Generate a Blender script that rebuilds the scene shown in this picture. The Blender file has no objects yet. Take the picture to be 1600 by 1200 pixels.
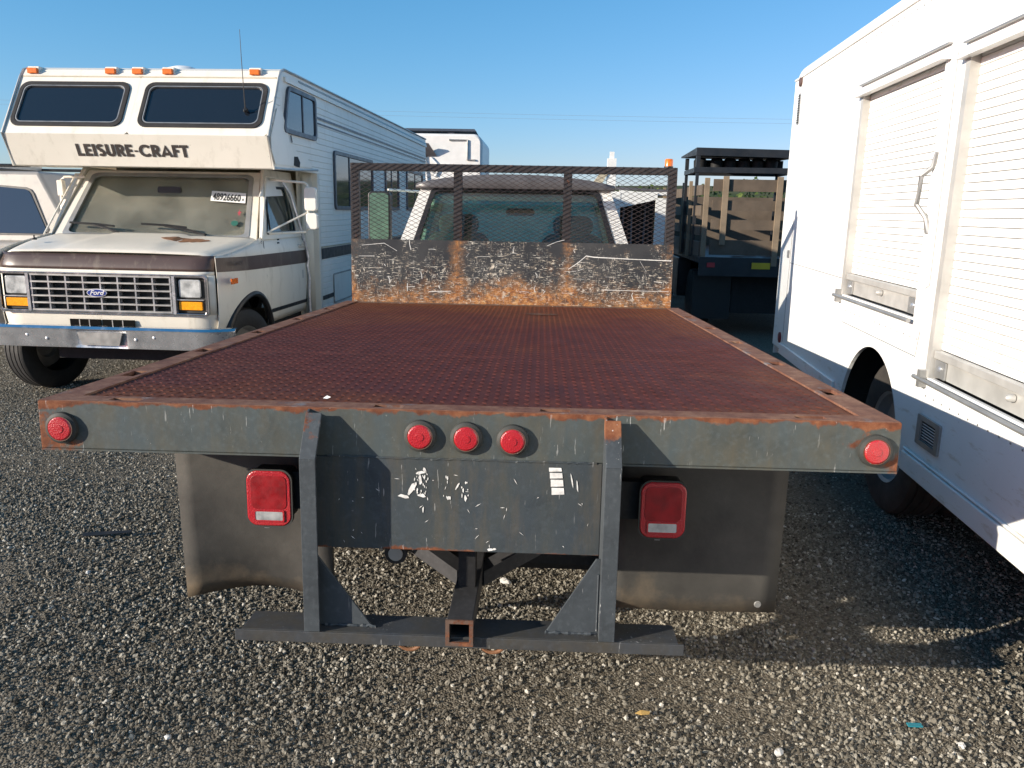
import bpy, math, random
import numpy as np
from mathutils import Vector, Matrix
random.seed(7)
sc = bpy.context.scene
col = sc.collection
R = math.radians

# ------------------------------------------------------------ camera, sky, sun, exposure
CAM = (0.2108, -2.1427, 1.6)
yaw, pitch, roll = 0.0336, -0.2168, 0.0181
f = Vector((-math.sin(yaw)*math.cos(pitch), math.cos(yaw)*math.cos(pitch), math.sin(pitch)))
r0 = Vector((math.cos(yaw), math.sin(yaw), 0)); u0 = r0.cross(f)
rr = r0*math.cos(roll)+u0*math.sin(roll); uu = u0*math.cos(roll)-r0*math.sin(roll)
cd = bpy.data.cameras.new('camera'); cam = bpy.data.objects.new('camera', cd); col.objects.link(cam)
M3 = Matrix((rr, uu, -f)).transposed()
cam.matrix_world = Matrix.Translation(CAM) @ M3.to_4x4()
cd.sensor_width = 36; cd.lens = 1230/1600*36; cd.clip_end = 5000; cd.clip_start = 0.05
sc.camera = cam

SUN_EL = 15.5
SD = Vector((2.0, 1.0, 0)).normalized()                 # horizontal travel of the light
w = bpy.data.worlds.new('World'); sc.world = w; w.use_nodes = True
nt = w.node_tree; nt.nodes.clear()
sky = nt.nodes.new('ShaderNodeTexSky'); sky.sky_type = 'NISHITA'; sky.sun_disc = False
sky.sun_elevation = R(SUN_EL); sky.sun_rotation = math.atan2(-SD.x, -SD.y)
sky.air_density = 1.0; sky.dust_density = 0.3; sky.ozone_density = 2.2; sky.altitude = 0
bg = nt.nodes.new('ShaderNodeBackground'); bg.inputs[1].default_value = 0.15
wo = nt.nodes.new('ShaderNodeOutputWorld')
# the camera's rendering of the sky: per-channel response over the physical sky
sep0 = nt.nodes.new('ShaderNodeSeparateColor'); com0 = nt.nodes.new('ShaderNodeCombineColor'); nt.links.new(sky.outputs[0], sep0.inputs[0])
for ch, (ga, am) in enumerate(((1.31,1.197),(.78,1.835),(.80,2.494))):
    m0 = nt.nodes.new('ShaderNodeMath'); m0.operation = 'MULTIPLY'; m0.inputs[1].default_value = .36
    m1 = nt.nodes.new('ShaderNodeMath'); m1.operation = 'POWER'; m1.inputs[1].default_value = ga
    m2 = nt.nodes.new('ShaderNodeMath'); m2.operation = 'MULTIPLY'; m2.inputs[1].default_value = am*.905
    nt.links.new(sep0.outputs[ch], m0.inputs[0]); nt.links.new(m0.outputs[0], m1.inputs[0]); nt.links.new(m1.outputs[0], m2.inputs[0]); nt.links.new(m2.outputs[0], com0.inputs[ch])
nt.links.new(com0.outputs[0], bg.inputs[0])
nt.links.new(bg.outputs[0], wo.inputs[0])
sd = bpy.data.lights.new('sun', 'SUN'); sd.energy = 5.0; sd.angle = R(0.53); sd.color = (1.0, 0.9, 0.76)
sun = bpy.data.objects.new('sun', sd); col.objects.link(sun)
dirv = Vector((SD.x*math.cos(R(SUN_EL)), SD.y*math.cos(R(SUN_EL)), -math.sin(R(SUN_EL))))
sun.rotation_euler = dirv.to_track_quat('-Z', 'Y').to_euler(); sun.location = (-20, -10, 12)
sc.view_settings.view_transform = 'Standard'; sc.view_settings.look = 'None'
sc.view_settings.gamma = 1; sc.view_settings.use_curve_mapping = False
sc.view_settings.exposure = 0.75
sc.render.engine = 'CYCLES'
sc.cycles.max_bounces = 8; sc.cycles.transparent_max_bounces = 16

# ------------------------------------------------------------ mesh helpers
class MB:
    def __init__(s): s.v = []; s.f = []
    def add(s, vs, fs):
        o = len(s.v); s.v += [tuple(p) for p in vs]; s.f += [tuple(i+o for i in q) for q in fs]; return s
    def box(s, x0, x1, y0, y1, z0, z1):
        return s.add([(x0,y0,z0),(x1,y0,z0),(x1,y1,z0),(x0,y1,z0),(x0,y0,z1),(x1,y0,z1),(x1,y1,z1),(x0,y1,z1)],
                     [(3,2,1,0),(4,5,6,7),(0,1,5,4),(1,2,6,5),(2,3,7,6),(3,0,4,7)])
    def hexa(s, a, b):      # two quads (lists of 4 points) joined into a solid
        return s.add(list(a)+list(b), [(3,2,1,0),(4,5,6,7),(0,1,5,4),(1,2,6,5),(2,3,7,6),(3,0,4,7)])
    def prism(s, pts, axis, a0, a1):
        def mk(p, a):
            return (a,p[0],p[1]) if axis == 'x' else ((p[0],a,p[1]) if axis == 'y' else (p[0],p[1],a))
        n = len(pts)
        vs = [mk(p,a0) for p in pts]+[mk(p,a1) for p in pts]
        fs = [tuple(range(n-1,-1,-1)), tuple(range(n,2*n))]+[(i,(i+1)%n,(i+1)%n+n,i+n) for i in range(n)]
        return s.add(vs, fs)
    def tube(s, path, r, n=8, cap=True):
        path = [Vector(p) for p in path]; rings = []
        up = Vector((0.13,0.21,0.97)).normalized()
        for i, p in enumerate(path):
            t = (path[min(i+1,len(path)-1)]-path[max(i-1,0)]).normalized()
            a = t.cross(up)
            if a.length < .1: a = t.cross(Vector((1,0,0)))
            a.normalize(); b = t.cross(a)
            rad = r[i] if isinstance(r,(list,tuple)) else r
            rings.append([p+(a*math.cos(2*math.pi*k/n)+b*math.sin(2*math.pi*k/n))*rad for k in range(n)])
        vs = [q for g in rings for q in g]; fs = []
        for i in range(len(path)-1):
            for k in range(n): fs.append((i*n+k,i*n+(k+1)%n,(i+1)*n+(k+1)%n,(i+1)*n+k))
        if cap: fs += [tuple(range(n-1,-1,-1)), tuple((len(path)-1)*n+k for k in range(n))]
        return s.add(vs, fs)
    def lathe(s, prof, c, ax, n=24, capa=True, capb=True):    # prof: (radius, height along ax)
        c = Vector(c); ax = Vector(ax).normalized()
        a = ax.cross(Vector((0,0,1)))
        if a.length < .1: a = ax.cross(Vector((1,0,0)))
        a.normalize(); b = ax.cross(a); vs = []; fs = []
        for r_, h in prof:
            for k in range(n):
                t = 2*math.pi*k/n; vs.append(c+ax*h+(a*math.cos(t)+b*math.sin(t))*r_)
        for i in range(len(prof)-1):
            for k in range(n): fs.append((i*n+k,i*n+(k+1)%n,(i+1)*n+(k+1)%n,(i+1)*n+k))
        if capa: fs.append(tuple(range(n-1,-1,-1)))
        if capb: fs.append(tuple((len(prof)-1)*n+k for k in range(n)))
        return s.add(vs, fs)
    def strip(s, rows):      # rows of equal-length point lists -> grid
        m = len(rows[0]); vs = [p for r_ in rows for p in r_]; fs = []
        for i in range(len(rows)-1):
            for k in range(m-1): fs.append((i*m+k,i*m+k+1,(i+1)*m+k+1,(i+1)*m+k))
        return s.add(vs, fs)
    def ring(s, outer, inner):
        n = len(outer); vs = list(outer)+list(inner)
        return s.add(vs, [(i,(i+1)%n,(i+1)%n+n,i+n) for i in range(n)])
    def build(s, name, mat, parent=None, bevel=0, smooth=False, loc=None, solid=0, seg=2):
        me = bpy.data.meshes.new(name); me.from_pydata(s.v, [], s.f); me.update()
        return mk(name, me, mat, parent, bevel, smooth, loc, solid, seg)

def mk(name, me, mat, parent=None, bevel=0, smooth=False, loc=None, solid=0, seg=2):
    import bmesh
    bm = bmesh.new(); bm.from_mesh(me); bmesh.ops.recalc_face_normals(bm, faces=bm.faces); bm.to_mesh(me); bm.free()
    o = bpy.data.objects.new(name, me); col.objects.link(o)
    if mat: me.materials.append(mat)
    if parent: o.parent = parent
    if loc: o.location = loc
    if smooth:
        for p in me.polygons: p.use_smooth = True
        me.set_sharp_from_angle(angle=R(35))
    if solid:
        m = o.modifiers.new('solid','SOLIDIFY'); m.thickness = solid; m.offset = 0
    if bevel:
        m = o.modifiers.new('bevel','BEVEL'); m.width = bevel; m.segments = seg; m.limit_method = 'ANGLE'; m.angle_limit = R(40)
        m.harden_normals = False
    return o

def thing(name, label, cat, loc=(0,0,0), rot=(0,0,0), group=None):
    o = bpy.data.objects.new(name, None); o.empty_display_size = .2; col.objects.link(o)
    o.location = loc; o.rotation_euler = rot; o['label'] = label; o['category'] = cat
    if group: o['group'] = group
    return o
def tag(o, label, cat, group=None):
    o['label'] = label; o['category'] = cat
    if group: o['group'] = group
    return o
def dup(o, parent, loc):
    c = o.copy(); col.objects.link(c); c.parent = parent; c.location = loc; return c
def rrect(x0, x1, z0, z1, r, n=5):
    pts = []
    for cx, cz, a0 in ((x1-r,z1-r,0),(x0+r,z1-r,90),(x0+r,z0+r,180),(x1-r,z0+r,270)):
        for k in range(n+1):
            a = R(a0+90*k/n); pts.append((cx+r*math.cos(a), cz+r*math.sin(a)))
    return pts
def resample_square(inner, x0, x1, z0, z1):   # outer rectangle points facing the inner ones (corner exact)
    n = len(inner)//4; out = []
    for q in range(4):
        cx, cz = ((x1,z1),(x0,z1),(x0,z0),(x1,z0))[q]
        seg = inner[q*n:(q+1)*n]
        for k, p in enumerate(seg):
            t = k/(n-1)
            if q == 0: out.append((x1, p[1]+(z1-p[1])*min(1,2*t)) if t < .5 else (cx+(p[0]-cx)*(2*t-1), z1))
            elif q == 1: out.append((p[0]+(x0-p[0])*min(1,2*t), z1) if t < .5 else (x0, cz+(p[1]-cz)*(2*t-1)))
            elif q == 2: out.append((x0, p[1]+(z0-p[1])*min(1,2*t)) if t < .5 else (cx+(p[0]-cx)*(2*t-1), z0))
            else: out.append((p[0]+(x1-p[0])*min(1,2*t), z0) if t < .5 else (x1, cz+(p[1]-cz)*(2*t-1)))
    return out
def slab(P, pts, d0, d1):       # flat outline in a mapped plane, thickness d0..d1
    n = len(pts); mb = MB()
    mb.add([P(u,v,d0) for u,v in pts]+[P(u,v,d1) for u,v in pts],
           [tuple(range(n-1,-1,-1)), tuple(range(n,2*n))]+[(i,(i+1)%n,(i+1)%n+n,i+n) for i in range(n)])
    return mb
def frame(P, outer, inner, d0, d1):
    n = len(outer); mb = MB()
    vs = [P(u,v,d1) for u,v in outer]+[P(u,v,d1) for u,v in inner]+[P(u,v,d0) for u,v in outer]+[P(u,v,d0) for u,v in inner]
    fs = []
    for i in range(n):
        j = (i+1) % n
        fs += [(i,j,j+n,i+n),(i+2*n,i+3*n,j+3*n,j+2*n),(i,i+2*n,j+2*n,j),(i+n,j+n,j+3*n,i+3*n)]
    return mb.add(vs, fs)
def plane_map(o, u, v):
    o = Vector(o); u = Vector(u); v = Vector(v); n = u.cross(v).normalized()
    return lambda a, b, d: o+u*a+v*b+n*d
def text(body, size, P, u0, v0, mat, parent, name='lettering', off=0.0, depth=.002, shear=0, d=.003, sx=1, align='LEFT', spacing=1):
    cu = bpy.data.curves.new(name, 'FONT'); cu.body = body; cu.size = size; cu.extrude = 0; cu.offset = off
    cu.shear = shear; cu.align_x = align; cu.space_character = spacing; cu.resolution_u = 4
    t = bpy.data.objects.new(name+'_tmp', cu); col.objects.link(t)
    dg = bpy.context.evaluated_depsgraph_get(); me = bpy.data.meshes.new_from_object(t.evaluated_get(dg))
    bpy.data.objects.remove(t); bpy.data.curves.remove(cu)
    for vtx in me.vertices: vtx.co = P(u0+vtx.co.x*sx, v0+vtx.co.y, d)
    me.name = name
    o = bpy.data.objects.new(name, me); col.objects.link(o); me.materials.clear(); me.materials.append(mat); o.parent = parent
    return o

# ------------------------------------------------------------ materials
class NG:
    def __init__(s, name):
        s.m = bpy.data.materials.new(name); s.m.use_nodes = True; s.t = s.m.node_tree; s.n = s.t.nodes; s.n.clear()
        s.out = s.n.new('ShaderNodeOutputMaterial'); s.b = s.n.new('ShaderNodeBsdfPrincipled')
        s.t.links.new(s.b.outputs[0], s.out.inputs[0]); s._c = None
    def link(s, a, b): s.t.links.new(a, b)
    def setv(s, sock, v):
        if hasattr(v, 'is_output') or isinstance(v, bpy.types.NodeSocket): s.link(v, sock)
        elif isinstance(v, (tuple, list)) and len(v) == 3 and sock.type == 'RGBA': sock.default_value = (*v, 1)
        else: sock.default_value = v
    def co(s):
        if s._c is None: s._c = s.n.new('ShaderNodeTexCoord').outputs['Object']
        return s._c
    def mapc(s, scale=(1,1,1), rot=(0,0,0), loc=(0,0,0)):
        m = s.n.new('ShaderNodeMapping'); s.link(s.co(), m.inputs[0])
        m.inputs['Scale'].default_value = scale; m.inputs['Rotation'].default_value = rot; m.inputs['Location'].default_value = loc
        return m.outputs[0]
    def noise(s, scale, detail=4, rough=.55, vec=None, dist=0):
        n = s.n.new('ShaderNodeTexNoise'); s.link(vec or s.co(), n.inputs['Vector'])
        n.inputs['Scale'].default_value = scale; n.inputs['Detail'].default_value = detail
        n.inputs['Roughness'].default_value = rough; n.inputs['Distortion'].default_value = dist
        return n.outputs['Fac']
    def vor(s, scale, feat='F1', vec=None, out='Distance'):
        n = s.n.new('ShaderNodeTexVoronoi'); n.feature = feat; s.link(vec or s.co(), n.inputs['Vector'])
        n.inputs['Scale'].default_value = scale; return n.outputs[out]
    def math(s, op, a, b=0.0, clamp=False):
        n = s.n.new('ShaderNodeMath'); n.operation = op; n.use_clamp = clamp; s.setv(n.inputs[0], a); s.setv(n.inputs[1], b); return n.outputs[0]
    def rng(s, v, a, b, c=0.0, d=1.0):
        n = s.n.new('ShaderNodeMapRange'); s.setv(n.inputs[0], v)
        for i, q in enumerate((a,b,c,d)): n.inputs[i+1].default_value = q
        return n.outputs[0]
    def mix(s, fac, a, b):
        n = s.n.new('ShaderNodeMix'); n.data_type = 'RGBA'; s.setv(n.inputs[0], fac); s.setv(n.inputs[6], a); s.setv(n.inputs[7], b); return n.outputs[2]
    def ramp(s, v, stops):
        n = s.n.new('ShaderNodeValToRGB'); s.link(v, n.inputs[0]); e = n.color_ramp.elements
        while len(e) < len(stops): e.new(0.5)
        for el, (p, c) in zip(e, stops): el.position = p; el.color = (*c, 1)
        return n.outputs[0]
    def sep(s):
        n = s.n.new('ShaderNodeSeparateXYZ'); s.link(s.co(), n.inputs[0]); return n.outputs
    def bump(s, h, strength=.3, dist=.01):
        n = s.n.new('ShaderNodeBump'); n.inputs['Strength'].default_value = strength; n.inputs['Distance'].default_value = dist
        s.link(h, n.inputs['Height']); s.link(n.outputs[0], s.b.inputs['Normal'])
    def fin(s, color, rough=.5, metal=0.0, spec=.5):
        s.setv(s.b.inputs['Base Color'], color); s.setv(s.b.inputs['Roughness'], rough); s.setv(s.b.inputs['Metallic'], metal)
        s.b.inputs['Specular IOR Level'].default_value = spec
        return s.m

def plain(name, c, rough=.5, metal=0, var=.25, scale=6, bumpy=0, spec=.5):
    g = NG(name); n = g.noise(scale, 6); k = g.rng(n, .25, .75, 1-var, 1+var*.6)
    mx = g.n.new('ShaderNodeVectorMath'); mx.operation = 'SCALE'; mx.inputs[0].default_value = c; g.link(k, mx.inputs['Scale'])
    if bumpy: g.bump(g.noise(scale*12, 4), bumpy, .004)
    return g.fin(mx.outputs[0], g.rng(g.noise(scale*2.3, 3), .3, .7, max(0,rough-.1), min(1,rough+.1)), metal, spec)

RUST = ((.050,.020,.014), (.155,.055,.027), (.28,.125,.062))
def rustcol(g, sc_=14):
    return g.ramp(g.noise(sc_, 8, .7), [(.30,RUST[0]),(.5,RUST[1]),(.72,RUST[2])])
def rusty(name, paint, amt=.5, scale=5, rough=.5, edge=None, scratch=0, spec=.22, streak=0, paint2=None):
    """paint that has let rust through where the noise is high; edge = list of (axis, from, to, weight)."""
    g = NG(name)
    base = g.mix(g.rng(g.noise(4.5, 7, .65, g.mapc((1.6,1.6,.8))), .36, .64), paint, paint2 or tuple(c*.72 for c in paint))
    base = g.mix(g.math('MULTIPLY', g.rng(g.noise(7, 6, .7), .5, .7), .5), base, tuple(c*.5 for c in paint))
    base = g.mix(g.math('MULTIPLY', g.rng(g.noise(55, 3, .6), .5, .8), .35), base, tuple(min(1,c*1.7+.01) for c in paint))
    m = g.noise(scale, 9, .68)
    if edge:
        xyz = g.sep()
        for ax, a, b, wt in edge:
            m = g.math('ADD', m, g.rng(xyz[ax], a, b, 0.0, wt))
    mask = g.rng(m, .5+.32*(1-amt), .56+.32*(1-amt))
    if streak:
        sv = g.noise(1, 6, .7, g.mapc((13,13,2.2)))
        sm = g.math('MULTIPLY', g.rng(sv, .48, .78), streak)
        base = g.mix(sm, base, (.17,.12,.055))
    c = g.mix(mask, base, rustcol(g))
    if scratch:
        s1 = g.rng(g.noise(1, 4, .6, g.mapc((120,120,11), (0,.5,.2))), .655, .68)
        s2 = g.rng(g.noise(1, 5, .7, g.mapc((60,60,60), (.1,.7,0))), .69, .715)
        blot = g.rng(g.noise(3.2, 4), .46, .58)
        c = g.mix(g.math('MULTIPLY', g.math('MULTIPLY', g.math('MAXIMUM', s1, s2), scratch), blot), c, (.62,.62,.6))
    g.bump(g.math('ADD', g.noise(70, 5), g.math('MULTIPLY', mask, .8)), .25, .002)
    return g.fin(c, g.rng(mask, 0, 1, rough, .85), 0, spec)

def glass(name, tint=(.5,.6,.55), refl=.25, rough=.02, dust_haze=.0, back=False):
    m = bpy.data.materials.new(name); m.use_nodes = True; t = m.node_tree; t.nodes.clear()
    out = t.nodes.new('ShaderNodeOutputMaterial'); a = t.nodes.new('ShaderNodeBsdfTransparent'); a.inputs[0].default_value = (*tint,1)
    b = t.nodes.new('ShaderNodeBsdfGlossy'); b.inputs['Roughness'].default_value = rough; b.inputs[0].default_value = (1,1,1,1)
    fr = t.nodes.new('ShaderNodeFresnel'); fr.inputs[0].default_value = 1.5
    ad = t.nodes.new('ShaderNodeMath'); ad.operation = 'ADD'; ad.inputs[1].default_value = refl*.3; ad.use_clamp = True
    t.links.new(fr.outputs[0], ad.inputs[0])
    mx = t.nodes.new('ShaderNodeMixShader'); t.links.new(ad.outputs[0], mx.inputs[0]); t.links.new(a.outputs[0], mx.inputs[1]); t.links.new(b.outputs[0], mx.inputs[2])
    last = mx
    if dust_haze:
        df = t.nodes.new('ShaderNodeBsdfTranslucent' if back else 'ShaderNodeBsdfDiffuse'); df.inputs[0].default_value = (.52,.66,.60,1) if back else (.62,.59,.48,1)
        tc = t.nodes.new('ShaderNodeTexCoord'); nz = t.nodes.new('ShaderNodeTexNoise'); nz.inputs['Scale'].default_value = 3; nz.inputs['Detail'].default_value = 6
        t.links.new(tc.outputs['Object'], nz.inputs['Vector'])
        rg = t.nodes.new('ShaderNodeMapRange'); rg.inputs[1].default_value = .3; rg.inputs[2].default_value = .75; rg.inputs[3].default_value = dust_haze*.5; rg.inputs[4].default_value = dust_haze*1.4
        t.links.new(nz.outputs['Fac'], rg.inputs[0])
        m2 = t.nodes.new('ShaderNodeMixShader'); t.links.new(rg.outputs[0], m2.inputs[0]); t.links.new(mx.outputs[0], m2.inputs[1]); t.links.new(df.outputs[0], m2.inputs[2]); last = m2
    t.links.new(last.outputs[0], out.inputs[0]); return m

M = {}
M['beam'] = rusty('grey_green_beam_paint', (.060,.078,.084), .45, 5, .6, [(2,-.03,.0,.30),(0,-1.0,-1.22,.22),(0,1.05,1.22,.12)], .5, streak=.22, paint2=(.075,.078,.066))
M['plate'] = rusty('blue_black_plate_paint', (.042,.053,.062), .22, 4, .6, [(2,-.39,-.417,.28)], .35, streak=.35, paint2=(.05,.058,.058))
M['post'] = rusty('post_paint', (.058,.068,.076), .38, 8, .55, [(2,-.15,-.03,.24)], .8)
M['bar'] = rusty('step_bar_paint', (.048,.054,.062), .33, 4, .45, [(0,.35,.64,.14)], .4, paint2=(.06,.055,.045))
M['rim'] = None
def m_rim():
    g = NG('rusted_deck_rim'); c = g.ramp(g.noise(13, 9, .75), [(.28,(.060,.028,.020)),(.45,(.145,.062,.040)),(.6,(.22,.115,.072)),(.75,(.30,.22,.16))])
    c = g.mix(g.rng(g.noise(5, 7, .7), .58, .66), c, (.17,.16,.165)); g.bump(g.noise(60, 6), .4, .003); return g.fin(c, .75, 0, .25)
M['rim'] = m_rim()
M['edge'] = rusty('rusty_edge_steel', (.13,.085,.065), .92, 9, .6, None, .6)
M['hitch'] = rusty('hitch_steel', (.05,.05,.052), .5, 6, .5, [(1,-.05,-.125,.22)])
M['flange'] = rusty('headboard_frame_paint', (.045,.042,.045), .55, 6, .5, [(2,.5,.0,.12)])
M['mesh'] = rusty('expanded_metal', (.05,.035,.032), .45, 9, .55)
M['black'] = plain('black_plastic', (.012,.012,.013), .45)
M['rubber'] = plain('tyre_rubber', (.018,.018,.018), .75, bumpy=.3)
M['under'] = rusty('underframe_black', (.02,.02,.021), .35, 5, .6)
M['ring'] = plain('rusty_chain_ring', (.22,.10,.045), .7, bumpy=.4)
M['grom'] = plain('rubber_grommet', (.035,.036,.032), .7, var=.5)
M['dusty_tyre'] = plain('dusty_tyre_rubber', (.040,.034,.028), .85, var=.5, bumpy=.3)
M['chrome'] = plain('chrome', (.62,.63,.65), .14, 1, var=.12)
M['chromed'] = plain('dull_chrome', (.52,.53,.55), .26, .62, var=.3)
M['alu'] = plain('aluminium', (.50,.49,.46), .45, .35, var=.25)
M['galv'] = plain('galvanised', (.36,.36,.35), .45, .6, var=.3)
M['wood'] = plain('weathered_wood', (.105,.078,.055), .8, var=.35, scale=5, bumpy=.3)
M['woodp'] = plain('pale_wood', (.22,.165,.11), .8, var=.3, scale=5, bumpy=.3)
M['dark'] = plain('dark_interior', (.02,.02,.018), .8)
M['ventshade'] = NG('painted_vent_shade').fin((.003,.003,.003), .9, 0, .1)  # near-black colour stands in for the shade inside the vents
M['wmark'] = plain('white_paint_mark', (.72,.71,.68), .6, var=.35, scale=60)
M['amber'] = plain('amber_lens', (.75,.16,.015), .25, var=.25, scale=40)
M['turn'] = plain('turn_lens', (.85,.33,.01), .25, var=.25, scale=60)
M['whitepost'] = plain('white_paint', (.72,.71,.68), .45, var=.12)
M['decal'] = plain('dark_brown_decal', (.045,.036,.033), .5, var=.2)
M['paper'] = plain('paper', (.78,.78,.76), .6, var=.05)

def lens_red():
    g = NG('red_lens'); v = g.vor(90); c = g.mix(g.rng(v, 0, .02), (.30,.006,.012), (.37,.010,.018))
    c = g.mix(g.rng(g.noise(9, 5), .5, .75), c, (.42,.03,.03))
    g.bump(g.vor(260), .5, .002); g.b.inputs['Coat Weight'].default_value = .6; g.b.inputs['Coat Roughness'].default_value = .15
    return g.fin(c, .35)
M['red'] = lens_red()
M['reddark'] = plain('dark_red_lens', (.26,.006,.010), .4, var=.5, scale=22)
def lens_clear():
    g = NG('clear_lens'); g.bump(g.noise(1, 2, .5, g.mapc((60,8,8))), .35, .003); return g.fin(g.mix(g.rng(g.noise(16,5),.35,.65), (.30,.31,.31), (.66,.67,.66)), .18, .25)
M['clear'] = lens_clear()

def m_tread():
    g = NG('rust_red_tread_plate')
    a = g.noise(1.1, 5, .6); xyz = g.sep()
    c = g.ramp(g.noise(9, 7, .7), [(.3,(.054,.014,.011)),(.55,(.094,.025,.019)),(.78,(.135,.040,.027))])
    warm = g.ramp(g.noise(30, 6, .7), [(.3,(.06,.02,.010)),(.6,(.15,.05,.022)),(.8,(.22,.09,.04))])
    m = g.math('ADD', a, g.rng(xyz[1], 1.6, 3.6, 0.0, .30))
    m = g.math('ADD', m, g.rng(xyz[1], .35, .06, 0.0, .22))
    m = g.math('ADD', m, g.rng(xyz[0], .9, 1.15, 0.0, .16))
    big = g.rng(g.noise(2.6, 6, .65), .35, .7); c = g.mix(g.math('MULTIPLY', big, .4), c, (.055,.023,.024))
    c = g.mix(g.rng(m, .54, .84), c, warm)
    g.bump(g.noise(120, 4), .25, .002)
    return g.fin(c, g.rng(g.noise(4, 6), .3, .7, .6, .8), 0, .16)
M['tread'] = m_tread()

def m_headboard():
    g = NG('scratched_headboard')
    xyz = g.sep(); z = xyz[2]; x = xyz[0]
    base = g.mix(g.rng(g.noise(3, 5), .4, .65), (.022,.024,.028), (.045,.046,.048))
    warp = g.mapc((1,1,1))
    h = g.rng(g.noise(1, 6, .8, g.mapc((7,7,95), (0,.03,0)), .6), .60, .65)
    h2 = g.rng(g.noise(1, 3, .6, g.mapc((26,26,210), (0,-.05,0), (3,1,5))), .60, .66)
    v = g.rng(g.noise(1, 6, .8, g.mapc((110,110,13), (0,.10,0)), .6), .60, .65)
    d = g.rng(g.noise(1, 5, .7, g.mapc((48,48,30), (0,.6,0))), .61, .66)
    sp = g.rng(g.math('ADD', g.noise(26, 8, .8), g.math('ADD', g.rng(g.noise(3.4, 3), .45, .7, -.04, .07), -.0)), .60, .66)
    s = g.math('MAXIMUM', g.math('MAXIMUM', g.math('MAXIMUM', h, h2), v), g.math('MAXIMUM', d, sp))
    def bumpx(x0, wd, am):
        q = g.math('ABSOLUTE', g.math('SUBTRACT', x, x0)); return g.rng(q, 0, wd, am, 0.0)
    zone = g.math('ADD', g.noise(5, 7, .7), g.rng(z, .05, .42, .12, -.09))
    zone = g.math('ADD', zone, bumpx(.02,.6,.09))
    s = g.math('MULTIPLY', s, g.rng(zone, .43, .54))
    c = g.mix(s, base, g.mix(g.rng(g.noise(12,3),.4,.6), (.66,.65,.60), (.42,.30,.17)))
    r_ = g.math('ADD', g.noise(9, 10, .78), g.rng(z, .0, .26, .22, -.06))
    k = g.math('MAXIMUM', bumpx(-.40,.10,.22), bumpx(.40,.09,.22))
    k = g.math('MAXIMUM', k, bumpx(-1.17,.07,.18)); k = g.math('MAXIMUM', k, bumpx(1.16,.10,.2))
    heap = g.math('SUBTRACT', bumpx(.02,.46,.30), g.rng(z, .03, .28, 0, .27))
    r_ = g.math('ADD', r_, g.math('MAXIMUM', k, g.math('MAXIMUM', heap, 0.0)))
    c2 = g.ramp(g.noise(30, 10, .8), [(.30,(.045,.022,.014)),(.43,(.17,.062,.022)),(.54,(.37,.16,.05)),(.63,(.50,.30,.13)),(.72,(.66,.58,.44))])
    st = g.math('MULTIPLY', g.rng(r_, .52, .72), .55)
    c = g.mix(st, c, (.30,.14,.05))
    c = g.mix(g.rng(r_, .66, .78), c, c2)
    dk = g.rng(g.noise(17, 8, .75, g.mapc((1,1,1.6), (0,0,0), (4,2,1))), .50, .60)
    c = g.mix(g.math('MULTIPLY', dk, g.rng(z, .02, .30, .75, .9)), c, base)
    c = g.mix(g.math('MULTIPLY', s, .65), c, (.60,.56,.48))
    g.bump(g.noise(60, 6), .3, .003)
    return g.fin(c, .62, 0, .3)
M['head'] = m_headboard()

def m_flap():
    g = NG('rubber_mud_flap'); z = g.sep()[2]
    c = g.mix(g.rng(g.noise(3, 6, .6), .35, .7), (.028,.027,.025), (.074,.070,.062))
    mud = g.math('ADD', g.noise(4, 8, .7), g.rng(z, -.58, -.74, 0.0, .30))
    c = g.mix(g.math('MULTIPLY', g.rng(mud, .60, .90), .7), c, (.17,.13,.085))
    g.bump(g.noise(30, 5), .3, .004); return g.fin(c, .6, 0, .4)
M['flap'] = m_flap()

def m_van():
    g = NG('white_van_paint')
    c = g.mix(g.rng(g.noise(2.2, 6), .35, .75), (.80,.80,.78), (.74,.74,.72))
    z = g.sep()[2]
    dm = g.math('ADD', g.noise(1, 7, .7, g.mapc((5,5,24))), g.rng(z, 1.1, .7, -.2, .0))
    c = g.mix(g.math('MULTIPLY', g.rng(dm, .56, .66), .55), c, (.50,.44,.33))
    c = g.mix(g.math('MULTIPLY', g.rng(g.noise(45, 4, .7), .68, .74), .6), c, (.22,.2,.18))
    g.bump(g.noise(1.4, 2), .2, .02); return g.fin(c, .32)
M['van'] = m_van()
def m_cream(name, c0, c1, dirt=.4):
    g = NG(name); c = g.mix(g.rng(g.noise(1.7, 6), .35, .7), c0, c1)
    c = g.mix(g.math('MULTIPLY', g.rng(g.noise(1, 6, .7, g.mapc((9,9,3))), .55, .72), dirt), c, (.30,.26,.19))
    c = g.mix(g.math('MULTIPLY', g.rng(g.noise(60, 5, .7), .67, .72), .7), c, (.12,.09,.06))
    g.bump(g.noise(2, 3), .12, .02); return g.fin(c, .38)
M['cream'] = m_cream('aged_cream_paint', (.72,.68,.59), (.64,.60,.52))
M['hoodc'] = m_cream('faded_hood_paint', (.68,.63,.54), (.60,.56,.49), .2)
M['fiber'] = m_cream('cabover_fibreglass', (.78,.73,.64), (.71,.67,.58), .25)
M['siding'] = m_cream('aged_siding', (.74,.72,.66), (.68,.66,.60), .25)
M['brown'] = m_cream('brown_stripe', (.075,.045,.037), (.055,.036,.032), .3)
M['seal'] = rusty('window_seal', (.035,.033,.032), .42, 12, .6)
M['wframe'] = plain('blue_grey_window_frame', (.075,.085,.105), .4, .2)
M['darkglass'] = NG('dark_window_glass').fin((.010,.013,.018), .08, 0, .8)
M['skyglass'] = NG('side_window_glass').fin((.02,.03,.045), .05, .0, 1.0)
M['suvgrey'] = plain('warm_grey_car_paint', (.33,.31,.285), .42, .1, var=.08)
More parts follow.
